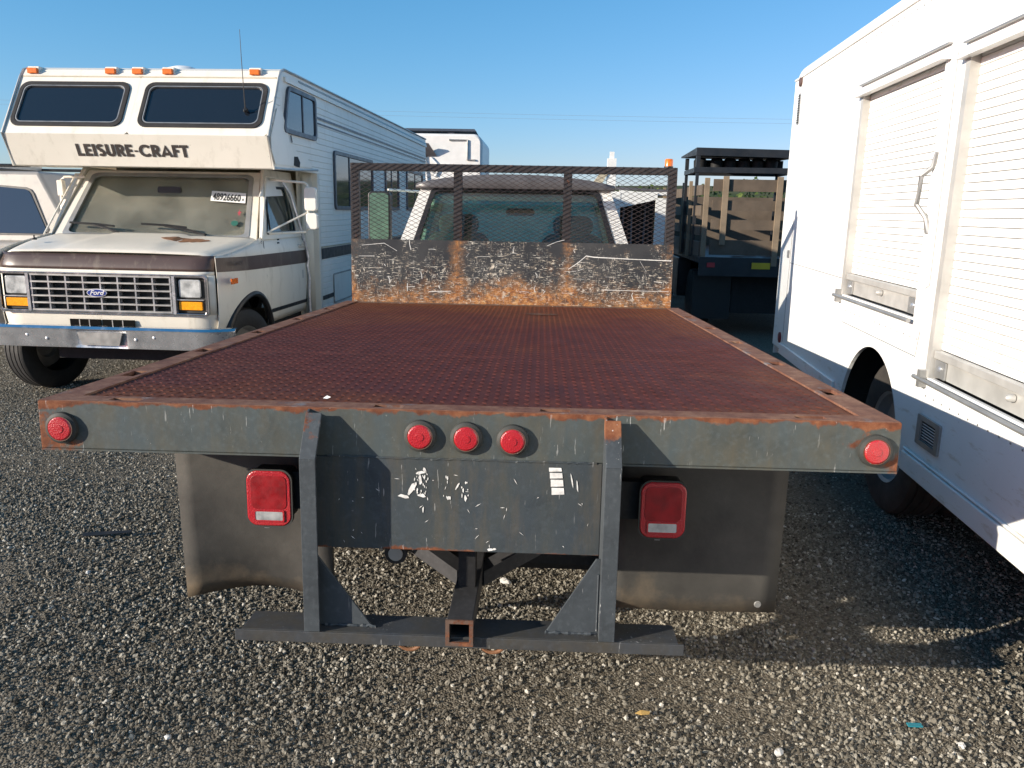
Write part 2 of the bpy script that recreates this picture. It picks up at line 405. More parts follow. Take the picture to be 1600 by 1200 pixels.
M['wscreen'] = glass('windscreen_glass', (.92,.94,.87), .03, .02, .20)  # dust film thickened to stand in for light inside the cab
M['doorglass'] = glass('door_glass', (.85,.9,.84), .1, .02, .03)
M['rearglass'] = glass('rear_window_glass', (.66,.78,.73), .05, .02, .05)
M['frontglass'] = glass('windscreen_green', (.70,.92,.84), .0, .02, .7, True)
M['greenmirror'] = plain('mirror_glass', (.10,.17,.12), .25, .2, var=.25, scale=14)  # green reflection painted into the mirror colour
M['teal'] = plain('teal_glass', (.03,.15,.18), .12, 0, var=.3)
M['seat'] = plain('grey_seat_fabric', (.10,.10,.085), .9)
M['tan'] = plain('tan_interior', (.46,.40,.29), .9)
M['blackpaint'] = plain('black_truck_paint', (.018,.019,.022), .45, var=.4)
M['tape'] = plain('silver_tape', (.55,.55,.58), .35, .5, var=.3, scale=20)
M['oval'] = plain('blue_badge', (.012,.035,.22), .3)
M['silver'] = plain('silver_lettering', (.8,.8,.82), .3, .3)
M['yellow'] = plain('yellow_plate', (.55,.38,.02), .5)
M['roofdark'] = plain('roof_shade_dark_grey', (.10,.095,.10), .4, var=.3)  # shade on the white cab's roof painted in; small dark parts share it
M['cabwhite'] = plain('cab_white_paint', (.72,.71,.68), .4, var=.1)

# ------------------------------------------------------------ ground
def m_ground():
    g = NG('gravel_ground')
    v = g.vor(110, out='Color'); vd = g.vor(110)
    bw = g.n.new('ShaderNodeRGBToBW'); g.link(v, bw.inputs[0])
    c = g.ramp(bw.outputs[0], [(.0,(.070,.059,.043)),(.45,(.132,.114,.086)),(.8,(.195,.172,.135)),(.97,(.33,.30,.25))])
    big = g.rng(g.noise(.9, 5), .35, .7); c = g.mix(g.math('MULTIPLY', big, .45), c, (.085,.068,.047))
    h = g.math('SUBTRACT', 1.0, g.math('MULTIPLY', vd, 1.2)); h = g.math('ADD', h, g.math('MULTIPLY', bw.outputs[0], .8))
    g.bump(h, .9, .006); return g.fin(c, .9, 0, .2)
M['ground'] = m_ground()
def gz(x, y):
    return .010*math.sin(x*1.7+.4)*math.cos(y*1.3)+.006*math.sin(x*4.1+y*2.7)
g = MB()
xs = [-600,-200,-60,-20]+list(np.linspace(-9,7,81))+[20,60,200,600]
ys = [-60,-12]+list(np.linspace(-3,13,81))+[22,60,200,900]
def gh(x, y): return gz(x, y) if -9 <= x <= 7 and -3 <= y <= 13 else 0.0
g.strip([[(x,y,gh(x,y)-.004) for x in xs] for y in ys])
o = g.build('ground', M['ground'], smooth=True); o['kind'] = 'structure'

def stone_mat():
    g = NG('crushed_stone'); oi = g.n.new('ShaderNodeObjectInfo')
    c = g.ramp(oi.outputs['Random'], [(0,(.052,.047,.039)),(.28,(.115,.105,.085)),(.60,(.205,.190,.156)),(.86,(.295,.274,.228)),(.96,(.40,.375,.315)),(1,(.60,.57,.50))])
    e = g.mix(g.rng(g.noise(120, 3), .3, .7), c, (.115,.10,.075)); c = g.mix(.4, c, e)
    return g.fin(c, .9, 0, .08)
M['stone'] = stone_mat()
def gravel(name, poly, dens, smin, smax, seed):
    """ground-cover stones on a patch (poly in x, y, clipped grid) through geometry nodes"""
    mb = MB(); n = 60
    (ax,ay),(bx,by),(cx_,cy_),(dx,dy) = poly
    rows = []
    for i in range(n+1):
        t = i/n; L = (ax+(dx-ax)*t, ay+(dy-ay)*t); Rr = (bx+(cx_-bx)*t, by+(cy_-by)*t)
        rows.append([(L[0]+(Rr[0]-L[0])*k/n, L[1]+(Rr[1]-L[1])*k/n, 0) for k in range(n+1)])
    rows = [[(x,y,gh(x,y)) for x,y,_ in r_] for r_ in rows]
    mb.strip(rows); o = mb.build(name, M['ground']); o['kind'] = 'stuff'
    t = bpy.data.node_groups.new(name+'_nodes', 'GeometryNodeTree')
    t.interface.new_socket('Geometry', in_out='INPUT', socket_type='NodeSocketGeometry'); t.interface.new_socket('Geometry', in_out='OUTPUT', socket_type='NodeSocketGeometry')
    N = t.nodes.new; Lk = t.links.new
    gi = N('NodeGroupInput'); go = N('NodeGroupOutput')
    dp = N('GeometryNodeDistributePointsOnFaces'); dp.inputs['Density'].default_value = dens; dp.inputs['Seed'].default_value = seed
    Lk(gi.outputs[0], dp.inputs['Mesh'])
    dn = N('ShaderNodeTexNoise'); dn.inputs['Scale'].default_value = 1.1; dn.inputs['Detail'].default_value = 6; dn.inputs['Roughness'].default_value = .62
    dm = N('ShaderNodeMapRange'); dm.inputs[1].default_value = .40; dm.inputs[2].default_value = .60; dm.inputs[3].default_value = dens*.14; dm.inputs[4].default_value = dens*1.1
    Lk(dn.outputs['Fac'], dm.inputs[0]); Lk(dm.outputs[0], dp.inputs['Density'])
    jn = N('GeometryNodeJoinGeometry')
    for q in range(4):
        ic = N('GeometryNodeMeshIcoSphere'); ic.inputs['Subdivisions'].default_value = 1 if q % 2 else 2; ic.inputs['Radius'].default_value = 1
        sp = N('GeometryNodeSetPosition'); nz = N('ShaderNodeTexNoise'); nz.noise_dimensions = '4D'; nz.inputs['Scale'].default_value = 1.1; nz.inputs['W'].default_value = 3.1*q+seed
        sb = N('ShaderNodeVectorMath'); sb.operation = 'SUBTRACT'; sb.inputs[1].default_value = (.5,.5,.5)
        sl = N('ShaderNodeVectorMath'); sl.operation = 'SCALE'; sl.inputs['Scale'].default_value = 1.9
        Lk(nz.outputs['Color'], sb.inputs[0]); Lk(sb.outputs[0], sl.inputs[0]); Lk(sl.outputs[0], sp.inputs['Offset']); Lk(ic.outputs[0], sp.inputs['Geometry'])
        sm = N('GeometryNodeSetMaterial'); sm.inputs['Material'].default_value = M['stone']; Lk(sp.outputs[0], sm.inputs[0])
        gg = N('GeometryNodeGeometryToInstance'); Lk(sm.outputs[0], gg.inputs[0]); Lk(gg.outputs[0], jn.inputs[0])
    ip = N('GeometryNodeInstanceOnPoints'); ip.inputs['Pick Instance'].default_value = True
    Lk(dp.outputs['Points'], ip.inputs['Points']); Lk(jn.outputs[0], ip.inputs['Instance'])
    rv = N('FunctionNodeRandomValue'); rv.data_type = 'FLOAT_VECTOR'; rv.inputs[1].default_value = (6.283,6.283,6.283); Lk(rv.outputs[0], ip.inputs['Rotation'])
    r1 = N('FunctionNodeRandomValue'); r1.data_type = 'FLOAT'; r1.inputs['Seed'].default_value = 5
    r1.inputs[2].default_value = 0; r1.inputs[3].default_value = 1
    pw = N('ShaderNodeMath'); pw.operation = 'POWER'; pw.inputs[1].default_value = 3.2; Lk(r1.outputs[1], pw.inputs[0])
    mr = N('ShaderNodeMapRange'); mr.inputs[3].default_value = smin; mr.inputs[4].default_value = smax; Lk(pw.outputs[0], mr.inputs[0])
    r2 = N('FunctionNodeRandomValue'); r2.data_type = 'FLOAT_VECTOR'; r2.inputs['Seed'].default_value = 9; r2.inputs[0].default_value = (.8,.6,.45); r2.inputs[1].default_value = (1.35,1.0,.85)
    vs = N('ShaderNodeVectorMath'); vs.operation = 'SCALE'; Lk(r2.outputs[0], vs.inputs[0]); Lk(mr.outputs[0], vs.inputs['Scale']); Lk(vs.outputs[0], ip.inputs['Scale'])
    j2 = N('GeometryNodeJoinGeometry'); Lk(gi.outputs[0], j2.inputs[0]); Lk(ip.outputs[0], j2.inputs[0]); Lk(j2.outputs[0], go.inputs[0])
    m = o.modifiers.new('scatter', 'NODES'); m.node_group = t
    return o
gravel('gravel', [(-2.4,-.6),(2.7,-.6),(3.4,2.2),(-3.2,2.2)], 17000, .0019, .0115, 1)
gravel('gravel', [(-5.2,2.2),(-.2,2.2),(-.9,7.5),(-9,7.5)], 5200, .0045, .0105, 2)
gravel('gravel', [(-4.2,-.6),(-2.4,-.6),(-3.2,2.2),(-5.2,2.2)], 9000, .0026, .0115, 5)
gravel('gravel', [(-.2,2.2),(3.4,2.2),(3.6,6),(-.2,6)], 1500, .006, .014, 4)

# ------------------------------------------------------------ the flatbed truck (local frame: deck top at z=0)
T = 0.0326; H = 1.0469; L = 3.63
truck = thing('flatbed_truck', 'rusty red tread plate flatbed truck seen from behind in the middle, with mesh headboard', 'truck',
              (0,0,0), (0,0,0))
bed = None
truck.location = (0, 0, 0)
# the whole truck leans nose-down by T about the rear deck edge
truck.rotation_euler = (-T, 0, 0); truck.location = (0, -H*math.sin(T), H-H*math.cos(T))
def TB(mb, name, mat, **k):
    """local z is measured from the ground plane under the deck: shift by H"""
    k.setdefault('parent', truck); p = k.pop('parent')
    o = mb.build(name, M[mat] if isinstance(mat, str) else mat, p, **k); return o
truckO = bpy.data.objects.new('deck_frame_tmp', None)
bpy.data.objects.remove(truckO)
# keep vertices in the deck frame (z=0 at deck top) and place each part H above the truck's base
_old = MB.build
def tb(mb, name, mat, parent=None, **k):
    top = parent is None
    o = _old(mb, name, M[mat] if isinstance(mat, str) else mat, parent or truck, **k)
    if top:
        l = k.get('loc') or (0,0,0); o.location = (l[0], l[1], l[2]+H)
    return o
W = 1.22
# deck sheet in two plates, rim, raised treads
for y0, y1 in ((.075,1.058),(1.066,3.555)):
    tb(MB().box(-1.13,1.13,y0,y1,-.012,-.006), 'deck_plate', 'tread')
b = MB(); rng_ = random.Random(3)
dx = .0315
nx = int(2.24/dx); ny = int(3.46/dx)
vsx = []; fsx = []
for i in range(nx):
    for j in range(ny):
        x = -1.115+i*dx+.002; y = .09+(j+.5*(i % 2))*dx
        if abs(y-1.061) < .012: continue
        a = R(38 if (i+j) % 2 else -38); ca, sa = math.cos(a), math.sin(a)
        l2, w2, h = .0135, .0050, .0025
        o_ = len(vsx)
        for px, py, pz in ((-l2,0,0),(0,-w2,0),(l2,0,0),(0,w2,0),(-l2*.35,0,h),(l2*.35,0,h)):
            vsx.append((x+px*ca*.9-py*sa, y+px*sa+py*ca, -.0062+pz))
        fsx += [(o_,o_+1,o_+4),(o_+1,o_+5,o_+4),(o_+1,o_+2,o_+5),(o_+2,o_+3,o_+5),(o_+3,o_+4,o_+5),(o_+3,o_,o_+4)]
b.add(vsx, fsx); o = tb(b, 'raised_treads', 'tread'); o['kind'] = 'stuff'
def rim(name, x0, x1, y0, y1, holes, ax):
    """a flat rim strip with open stake pockets"""
    mb = MB(); zt, zb = 0.0, -.012
    segs = []; a0, a1 = (x0,x1) if ax == 'x' else (y0,y1)
    cur = a0
    for c, hw in holes:
        segs.append((cur, c-hw, None)); segs.append((c-hw, c+hw, 1)); cur = c+hw
    segs.append((cur, a1, None))
    for s0, s1, hole in segs:
        if ax == 'x':
            if hole: mb.box(s0,s1,y0,y0+.018,zb,zt); mb.box(s0,s1,y1-.022,y1,zb,zt)
            else: mb.box(s0,s1,y0,y1,zb,zt)
        else:
            if hole: mb.box(x0,x0+.018,s0,s1,zb,zt); mb.box(x1-.018,x1,s0,s1,zb,zt)
            else: mb.box(x0,x1,s0,s1,zb,zt)
    return tb(mb, name, 'rim')
rim('rear_rim', -W+.004, W-.004, 0.0, .073, [(-.98,.045),(-.215,.042),(.262,.042),(.98,.042)], 'x')
rim('side_rim', -W+.004, -1.132, .075, L, [(.45,.05),(1.02,.045),(1.66,.045),(2.3,.045),(2.95,.045)], 'y')
rim('side_rim', 1.132, W-.004, .075, L, [(.43,.05),(1.03,.045),(1.69,.045),(2.3,.045),(2.95,.045)], 'y')
tb(MB().box(-1.13,1.13,3.557,L,-.012,-.002), 'front_rim', 'edge')
# rear beam, side rails, plates behind pockets
tb(MB().box(-W,W,-.004,.004,-.1413,-.002), 'rear_beam', 'beam', bevel=.003)
tb(MB().box(-W,W,-.003,.06,-.1475,-.142), 'beam_lower_lip', 'beam')
tb(MB().box(-W,-W+.006,.004,L,-.14,-.001), 'side_rail', 'beam')
tb(MB().box(W-.006,W,.004,L,-.14,-.001), 'side_rail', 'beam')
tb(MB().box(-.4355,.3995,-.008,-.001,-.4165,-.1415), 'bumper_plate', 'plate', bevel=.002)
mw = MB(); rng_ = random.Random(5); x = -.385
pts = []
while x < .385: pts.append((x, -.007, -.141+rng_.uniform(-.0015,.0015))); x += .012
mw.tube(pts, .0035, 6); tb(mw, 'weld_bead', 'plate')
# round lamps with grommets
for x, z in ((-1.151,-.079),(-.118,-.074),(.013,-.076),(.144,-.080),(1.151,-.081)):
    g_ = tb(MB().lathe([(.034,.016),(.036,.017),(.045,.012),(.0465,0)], (x,-.004,z), (0,-1,0), 32, False, False), 'marker_lamp', 'grom', smooth=True)
    lz = _old(MB().lathe([(.035,.010),(.035,.017),(.030,.021),(.012,.022),(.0115,.0235),(.001,.0235)], (x,-.004,z), (0,-1,0), 32), 'lens', M['red'], g_, smooth=True)
    bz = _old(MB().lathe([(.0345,.0165),(.0368,.0165),(.0368,.0185),(.0345,.0185)], (x,-.004,z), (0,-1,0), 32, False, False), 'bezel', M['edge'], g_, smooth=True)
# posts (angle-shaped), cut slantwise at the top, with gussets
def side_prof(yo): return [(-.004,-.004),(-.030,-.012),(-yo,-.125),(-yo,-.632),(-.004,-.632)]
for sx, x0, x1 in ((-1,-.437,-.392),(1,.400,.444)):
    xi = x1-.007 if sx < 0 else x0
    mb = MB().prism(side_prof(.098), 'x', x0, x0+.007)
    # face flange
    mb.hexa([(x0,-.028,-.010),(x1,-.028,-.010),(x1,-.105,-.125),(x0,-.105,-.125)], [(x0,-.022,-.014),(x1,-.022,-.014),(x1,-.099,-.129),(x0,-.099,-.129)])
    mb.box(x0,x1,-.105,-.099,-.6325,-.126)
    tb(mb, 'post', 'post', bevel=.0015)
    s = -sx; xa = x0+.008 if sx < 0 else x0
    wd_ = .178 if sx < 0 else .150
    pts = [(xa,-.405),(xa+s*.012,-.405),(xa+s*wd_,-.6325),(xa,-.6325)]
    tb(MB().prism(pts, 'y', -.062, -.054), 'gusset', 'post', bevel=.001)
    mw = MB(); mw.tube([(xa+s*.004,-.065,-.45-.012*k+rng_.uniform(-.002,.002)) for k in range(15)], .0035, 6)
    tb(mw, 'weld_bead', 'post')
# step bar: angle with a flat top
tb(MB().box(-.638,.640,-.105,-.098,-.667,-.6335).box(-.62,.625,-.0975,.012,-.6395,-.6335), 'step_bar', 'bar', bevel=.002)
# hitch receiver and draw bars
fr = MB()
x0, x1, z0, z1 = -.028,.044,-.648,-.576; wl = .008
fr.box(x0,x1,-.118,.50,z1-wl,z1).box(x0,x1,-.118,.50,z0,z0+wl).box(x0,x0+wl,-.118,.50,z0+wl,z1-wl).box(x1-wl,x1,-.118,.50,z0+wl,z1-wl)
tb(fr, 'hitch_receiver', 'hitch', bevel=.002)
tb(MB().add([(x0-.003,-.121,z0-.003),(x1+.003,-.121,z0-.003),(x1+.003,-.121,z1+.003),(x0-.003,-.121,z1+.003),
             (x0+wl,-.121,z0+wl),(x1-wl,-.121,z0+wl),(x1-wl,-.121,z1-wl),(x0+wl,-.121,z1-wl)],
            [(0,1,5,4),(1,2,6,5),(2,3,7,6),(3,0,4,7)]), 'receiver_collar', 'edge', solid=.006)
tb(MB().box(-.018,.034,.10,.16,-.575,-.30), 'receiver_hanger', 'under')
tb(MB().hexa([(-.44,.52,-.50),(-.44,.52,-.44),(-.40,.56,-.44),(-.40,.56,-.50)], [(-.04,.27,-.65),(-.04,.27,-.60),(.0,.31,-.60),(.0,.31,-.65)]), 'draw_brace', 'hitch')
tb(MB().hexa([(.42,.56,-.50),(.42,.56,-.44),(.46,.52,-.44),(.46,.52,-.50)], [(.01,.31,-.65),(.01,.31,-.60),(.05,.27,-.60),(.05,.27,-.65)]), 'draw_brace', 'hitch')
# trailer plug
pl = tb(MB().lathe([(.03,0),(.034,.03),(.034,.05)], (-.205,.12,-.462), (0,-1,0), 20), 'trailer_socket', 'black', smooth=True)
_old(MB().lathe([(.022,.052),(.022,.056)], (-.205,.12,-.462), (0,-1,0), 16), 'socket_cover', M['galv'], pl, smooth=True)
_old(MB().box(-.235,-.175,.07,.12,-.44,-.425), 'socket_hinge', M['black'], pl)
tb(MB().box(-.262,-.250,.10,.13,-.47,-.40), 'wire_bracket', 'hitch')
tb(MB().tube([(-.19,.10,-.40),(-.17,.09,-.455),(-.155,.10,-.47),(-.135,.12,-.44),(-.12,.14,-.38)], .006, 6), 'wiring_lead', 'black', smooth=True)
tb(MB().tube([(.03,.3,-.42),(.08,.25,-.50),(.16,.3,-.46),(.2,.35,-.38)], .005, 6), 'wiring_lead', 'black', smooth=True)
mw = MB(); rw = random.Random(12)
for x0_, x1_ in ((-.388,-.24),(.25,.398)):
    mw.tube([(x0_+(x1_-x0_)*k/16, -.064+rw.uniform(-.002,.002), -.631+rw.uniform(-.001,.003)) for k in range(17)], [.004+rw.uniform(-.0015,.002) for k in range(17)], 6)
tb(mw, 'weld_bead', 'post')['kind'] = 'stuff'
for x in (-.14,.10):
    pth = [(x+.036*math.cos(t), -.07, -.662+.034*math.sin(t)) for t in [math.pi+k*math.pi/12 for k in range(13)]]
    tb(MB().tube(pth, .0058, 8, cap=False), 'chain_ring', 'ring', smooth=True)
# mud flaps, slightly bowed
def flap(x0, x1, zt, zb, bend):
    rows = []
    for i in range(13):
        t = i/12; z = zt+(zb-zt)*t
        rows.append([(x0+(x1-x0)*k/10, .30+bend*t*t*math.sin(k/10*math.pi)+.03*t, z+(.022*math.sin(k/10*math.pi)*t**3 if bend > 0 else 0)) for k in range(11)])
    return MB().strip(rows)
tb(flap(-.975,-.465,-.142,-.755,.07), 'mud_flap', 'flap', smooth=True, solid=.012)
fl = tb(flap(.462,1.022,-.142,-.735,-.01), 'mud_flap', 'flap', smooth=True, solid=.012)
_old(MB().lathe([(.012,0),(.010,.004)], (.955,.296,-.695), (0,-1,0), 14), 'washer', M['galv'], fl)
# box tail lights
for x, lab in ((-.613,0),(.602,1)):
    base = tb(MB().prism(rrect(x-.064,x+.064,-.405,-.243,.02), 'y', .155, .235), 'tail_light', 'black', bevel=.003)
    P = plane_map((x,.155,-.327), (1,0,0), (0,0,1))
    def barrel(k, r, n=6):      # rounded oblong with slightly bowed sides
        pts = rrect(-.068*k, .068*k, -.087*k, .087*k, r, n)
        return [(u*(1+.035*(1-(v/.087)**2)), v*(1+.03*(1-(u/.068)**2))) for u, v in pts]
    _old(slab(P, barrel(1, .030), 0, .012), 'lens', M['red'], base, bevel=.004, smooth=True)
    _old(frame(P, barrel(1.06, .032), barrel(1.0, .030), -.004, .010), 'lens_rim', M['grom'], base)
    _old(slab(P, [(u, v+.010) for u, v in rrect(-.056,.056,-.044,.064,.018)], .0115, .0135), 'lens_centre', M['reddark'], base, bevel=.001)
    _old(slab(P, rrect(-.044,.044,-.070,-.040,.004), .0115, .0145), 'reverse_lens', M['clear'], base, bevel=.001)
    _old(frame(P, rrect(-.048,.048,-.074,-.036,.005), rrect(-.043,.043,-.069,-.041,.004), .0115, .0155), 'reverse_lens_rim', M['red'], base)
    _old(MB().box(x-.02,x-.004,.15,.17,-.425,-.405), 'mount_tab', M['galv'], base)
    s = 1 if x < 0 else -1
    tb(MB().box(min(x+s*.05,x+s*.25),max(x+s*.05,x+s*.25),.18,.215,-.37,-.25), 'lamp_bracket', 'under')
# underframe: rails, cross members, axle, wheels
for x in (-.43,.43): tb(MB().box(x-.035,x+.035,.45,6.3,-.36,-.16), 'chassis_rail', 'under')
tb(MB().tube([(-.85,1.62,-.63),(.85,1.62,-.63)], .06, 12).lathe([(.05,-.17),(.16,-.08),(.18,0),(.16,.08),(.05,.17)], (.0,1.62,-.63), (0,1,0), 16), 'rear_axle', 'under', smooth=True)
tb(MB().box(-.12,.64,.42,.95,-.66,-.20), 'added_sun_blocker', 'under', bevel=.03)  # added unseen box under the deck, blocks stray sun streaks on the ground
for k in range(8): tb(MB().box(-1.2,1.2,.35+k*.42,.40+k*.42,-.14,-.02), 'cross_member', 'under')
def wheel(mb_add, name, cx, cy, cz, r, w_, parent, rimm='chromed', shift=None, lug=True, n=36, hub_out=-1):
    prof = [(r*.60,-w_/2+.01),(r*.70,-w_/2),(r*.88,-w_/2),(r*.97,-w_/2+.015),(r,-w_/2+.035)]
    for q in (-.3,-.1,.1,.3): prof += [(r,w_*q-.006),(r-.008,w_*q-.004),(r-.008,w_*q+.004),(r,w_*q+.006)]
    prof += [(r,w_/2-.035),(r*.97,w_/2-.015),(r*.88,w_/2),(r*.70,w_/2),(r*.60,w_/2-.01)]
    t = mb_add(MB().lathe(prof, (cx,cy,cz), (1,0,0), n, False, False), 'wheel', 'rubber', parent)
    s = hub_out
    rm = _old(MB().lathe([(r*.60,s*w_*.45),(r*.56,s*w_*.40),(r*.52,s*w_*.18),(r*.30,s*w_*.10),(r*.26,s*w_*.24),(r*.10,s*w_*.26),(.001,s*w_*.26)], (cx,cy,cz), (1,0,0), n, False, False), 'rim', M[rimm], t, smooth=True)
    return t
def tbw(mb, name, mat, parent): return tb(mb, name, mat, smooth=True)
for x in (-.98,-.72,.72,.98): wheel(tbw, 'w', x, 1.62, -.994+.385, .385, .21, None, 'galv', hub_out=1 if x > 0 else -1)
for x in (-.85,.85): wheel(tbw, 'w', x, 5.7, -.86+.385, .385, .23, None, 'galv', hub_out=1 if x > 0 else -1)
# headboard
hl, hr, ht = -1.1664, 1.1559, .985
tb(MB().box(hl,hr,3.585,3.591,-.001,.452), 'headboard_sheet', 'head')
for x in (hl+.03,-.395,.388,hr-.03):
    tb(MB().box(x-.03,x+.03,3.597,3.645,.0,ht-.052), 'headboard_upright', 'flange')
tb(MB().box(hl,hr,3.597,3.65,ht-.05,ht), 'headboard_top_rail', 'flange', bevel=.002)
# expanded metal
def expanded(x0, x1, z0, z1, cw, ch, y):
    mb = MB(); sl = ch/cw
    for s in (1,-1):
        ln = (x1-x0)*sl+(z1-z0); n = int(ln/ch)+1
        for i in range(n+1):
            zc = z0-(x1-x0)*sl+i*ch if s > 0 else z0+i*ch   # z at x0
            ts = []
            xa, za = x0, zc; xb, zb = x1, zc+s*(x1-x0)*sl
            def clipx(zv): return x0+(zv-zc)/(s*sl)
            if s > 0:
                if za < z0: xa, za = clipx(z0), z0
                if zb > z1: xb, zb = clipx(z1), z1
            else:
                if za > z1: xa, za = clipx(z1), z1
                if zb < z0: xb, zb = clipx(z0), z0
            if xb-xa < .01: continue
            t = .0017; yy = y-s*.0018
            mb.hexa([(xa,yy-t,za-t),(xa,yy+t,za-t*.3),(xa,yy+t,za+t),(xa,yy-t,za+t*.3)], [(xb,yy-t,zb-t),(xb,yy+t,zb-t*.3),(xb,yy+t,zb+t),(xb,yy-t,zb+t*.3)])
    return mb
o = tb(expanded(hl,hr,.445,ht,.060,.0305,3.592), 'expanded_metal_mesh', 'mesh'); o['kind'] = 'stuff'
scr = [[(0.409, 0.263), (0.477, 0.31), (0.535, 0.361), (0.59, 0.353), (0.851, 0.345), (1.144, 0.337)] ,
[(0.481, 0.191), (0.479, 0.255), (0.52, 0.27)] ,
[(0.96, 0.261), (0.981, 0.133)] ,
[(0.253, 0.428), (0.321, 0.457), (0.375, 0.471)] ,
[(-0.765, 0.114), (-0.704, 0.116)] ,
[(-0.76, 0.138), (-0.76, 0.082)] ,
[(0.654, 0.121), (1.137, 0.118)] ,
[(0.92, 0.332), (0.97, 0.256)] ,
[(-0.308, 0.367), (-0.331, 0.335)] ,
[(-1.089, 0.407), (-0.925, 0.424), (-0.87, 0.393), (-0.833, 0.371)] ,
[(-0.601, 0.081), (-0.437, 0.089)] ,
[(-1.113, 0.329), (-0.997, 0.331)] ,
[(-0.253, 0.341), (-0.16, 0.343)] ,
[(1.028, 0.189), (1.088, 0.181)] ,]
rs0 = random.Random(9)
for k in range(26):
    x = rs0.uniform(hl+.05, hr-.05); z = rs0.uniform(.03,.40); l_ = rs0.uniform(.02,.10)
    scr.append([(x,z),(x+l_*.5,z+rs0.uniform(-.003,.003)),(x+l_,z+rs0.uniform(-.004,.004))] if rs0.random() < .6 else [(x,z),(x+rs0.uniform(-.01,.01),z+l_*.4),(x+rs0.uniform(-.012,.012),z+l_*.7)])
mb = MB()
for q, pl_ in enumerate(scr):
    w_ = .0034 if q == 0 else (.0017 if q < 14 else rs0.uniform(.0007,.0014)); n = len(pl_)
    mb.add([(x, 3.5838, z-w_*(.5+.7*rs0.random())) for x, z in pl_]+[(x+(.004 if abs(pl_[0][0]-pl_[-1][0]) < .012 else 0), 3.5838, z+w_*(.5+.7*rs0.random())) for x, z in pl_], [(i,i+1,i+1+n,i+n) for i in range(n-1)])
tb(mb, 'bare_scratches', 'wmark')['kind'] = 'stuff'
bc = tb(MB().lathe([(.028,0),(.028,.05),(.024,.056)], (1.095,3.62,ht+.004), (0,0,1), 20), 'amber_beacon', 'amber', smooth=True)
_old(MB().lathe([(.032,0),(.032,.01)], (1.095,3.62,ht), (0,0,1), 20), 'beacon_base', M['black'], bc)
# cab (behind the mesh)
def quadmap(a, b, c, d):     # a bl, b br, c tr, d tl
    a,b,c,d = map(Vector,(a,b,c,d)); n = (b-a).cross(d-a).normalized()
    return lambda u, v, t: (a*(1-u)+b*u)*(1-v)+(d*(1-u)+c*u)*v+n*t
def panel(P, hole, r, th=.03, name='panel', mat='cabwhite', parent=None, glassm=None, builder=None, sealm=None):
    inn = rrect(*hole, r, 4); out = resample_square(inn, 0, 1, 0, 1)
    o = builder(frame(P, out, inn, -th, 0), name, mat, parent)
    if sealm: _old(frame(P, rrect(hole[0]-.012,hole[1]+.012,hole[2]-.02,hole[3]+.02,r,4), rrect(hole[0]+.012,hole[1]-.012,hole[2]+.02,hole[3]-.02,r,4), -.008, .006), 'window_seal', M[sealm], o)
    if glassm: _old(slab(P, inn, -th*.7, -th*.7+.004), 'glass', M[glassm], o)
    return o
def tbp(mb, name, mat, parent): return tb(mb, name, mat)
yb, yf = 3.95, 5.05
zb, zt = .28, .86
Prear = quadmap((-.93,yb-.06,zb),(.93,yb-.06,zb),(.72,yb+.10,zt),(-.72,yb+.10,zt))
panel(Prear, (.07,.93,.25,.96), .05, .04, 'cab_rear_panel', 'cabwhite', None, 'rearglass', tbp, 'black')
Pfront = quadmap((.95,yf+.45,zb),(-.95,yf+.45,zb),(-.73,yf-.1,zt),(.73,yf-.1,zt))
panel(Pfront, (.05,.95,.06,.94), .05, .04, 'windscreen_frame', 'cabwhite', None, 'frontglass', tbp, 'black')
Pl = quadmap((-.95,yf+.45,zb),(-.93,yb-.06,zb),(-.72,yb+.10,zt),(-.73,yf-.1,zt))
Pr = quadmap((.93,yb-.06,zb),(.95,yf+.45,zb),(.73,yf-.1,zt),(.72,yb+.10,zt))
panel(Pl, (.25,.92,.10,.9), .05, .04, 'cab_side_panel', 'cabwhite', None, 'rearglass', tbp)
panel(Pr, (.08,.75,.10,.9), .05, .04, 'cab_side_panel', 'cabwhite', None, 'rearglass', tbp)
rows = []
for i in range(7):
    y = yb+.10+(yf-.1-yb-.10)*i/6; e = .02*math.sin(i/6*math.pi)
    rows.append([(x, y-.0, zt+.012+.075*(1-(abs(x)/.76)**2.4)+e) for x in np.linspace(-.76,.76,15)])
rows = [[(p[0],yb+.06,zt-.015) for p in rows[0]]]+rows+[[(p[0],yf-.06,zt-.02) for p in rows[0]]]
tb(MB().strip(rows), 'cab_roof', 'roofdark', smooth=True, solid=.02)
# white side of the A pillars catching the sun are the side panels; lower body and hood
tb(MB().box(-1.0,1.0,yb-.06,yf+.45,-.45,.285), 'cab_body', 'cabwhite', bevel=.03)
tb(MB().prism([(yf+.45,-.42),(yf+1.45,-.42),(yf+1.5,-.05),(yf+1.38,.12),(yf+.45,.27)], 'x', -.95, .95), 'hood', 'cabwhite', bevel=.05)
for x in (-.46,.46):
    tb(MB().prism(rrect(x-.26,x+.26,.0,.52,.12), 'y', 4.25, 4.38), 'seat_back', 'seat', bevel=.04)
    tb(MB().prism(rrect(x-.16,x+.16,.50,.66,.07), 'y', 4.26, 4.36), 'headrest', 'seat', bevel=.03)
tb(MB().prism(rrect(-.125,.125,-.032,.032,.03), 'y', 0,.02), 'rear_view_mirror', 'black', loc=(.02,4.85,.70))
tb(MB().box(-.9,.9,5.1,5.4,.2,.30), 'dashboard', 'seat', bevel=.03)
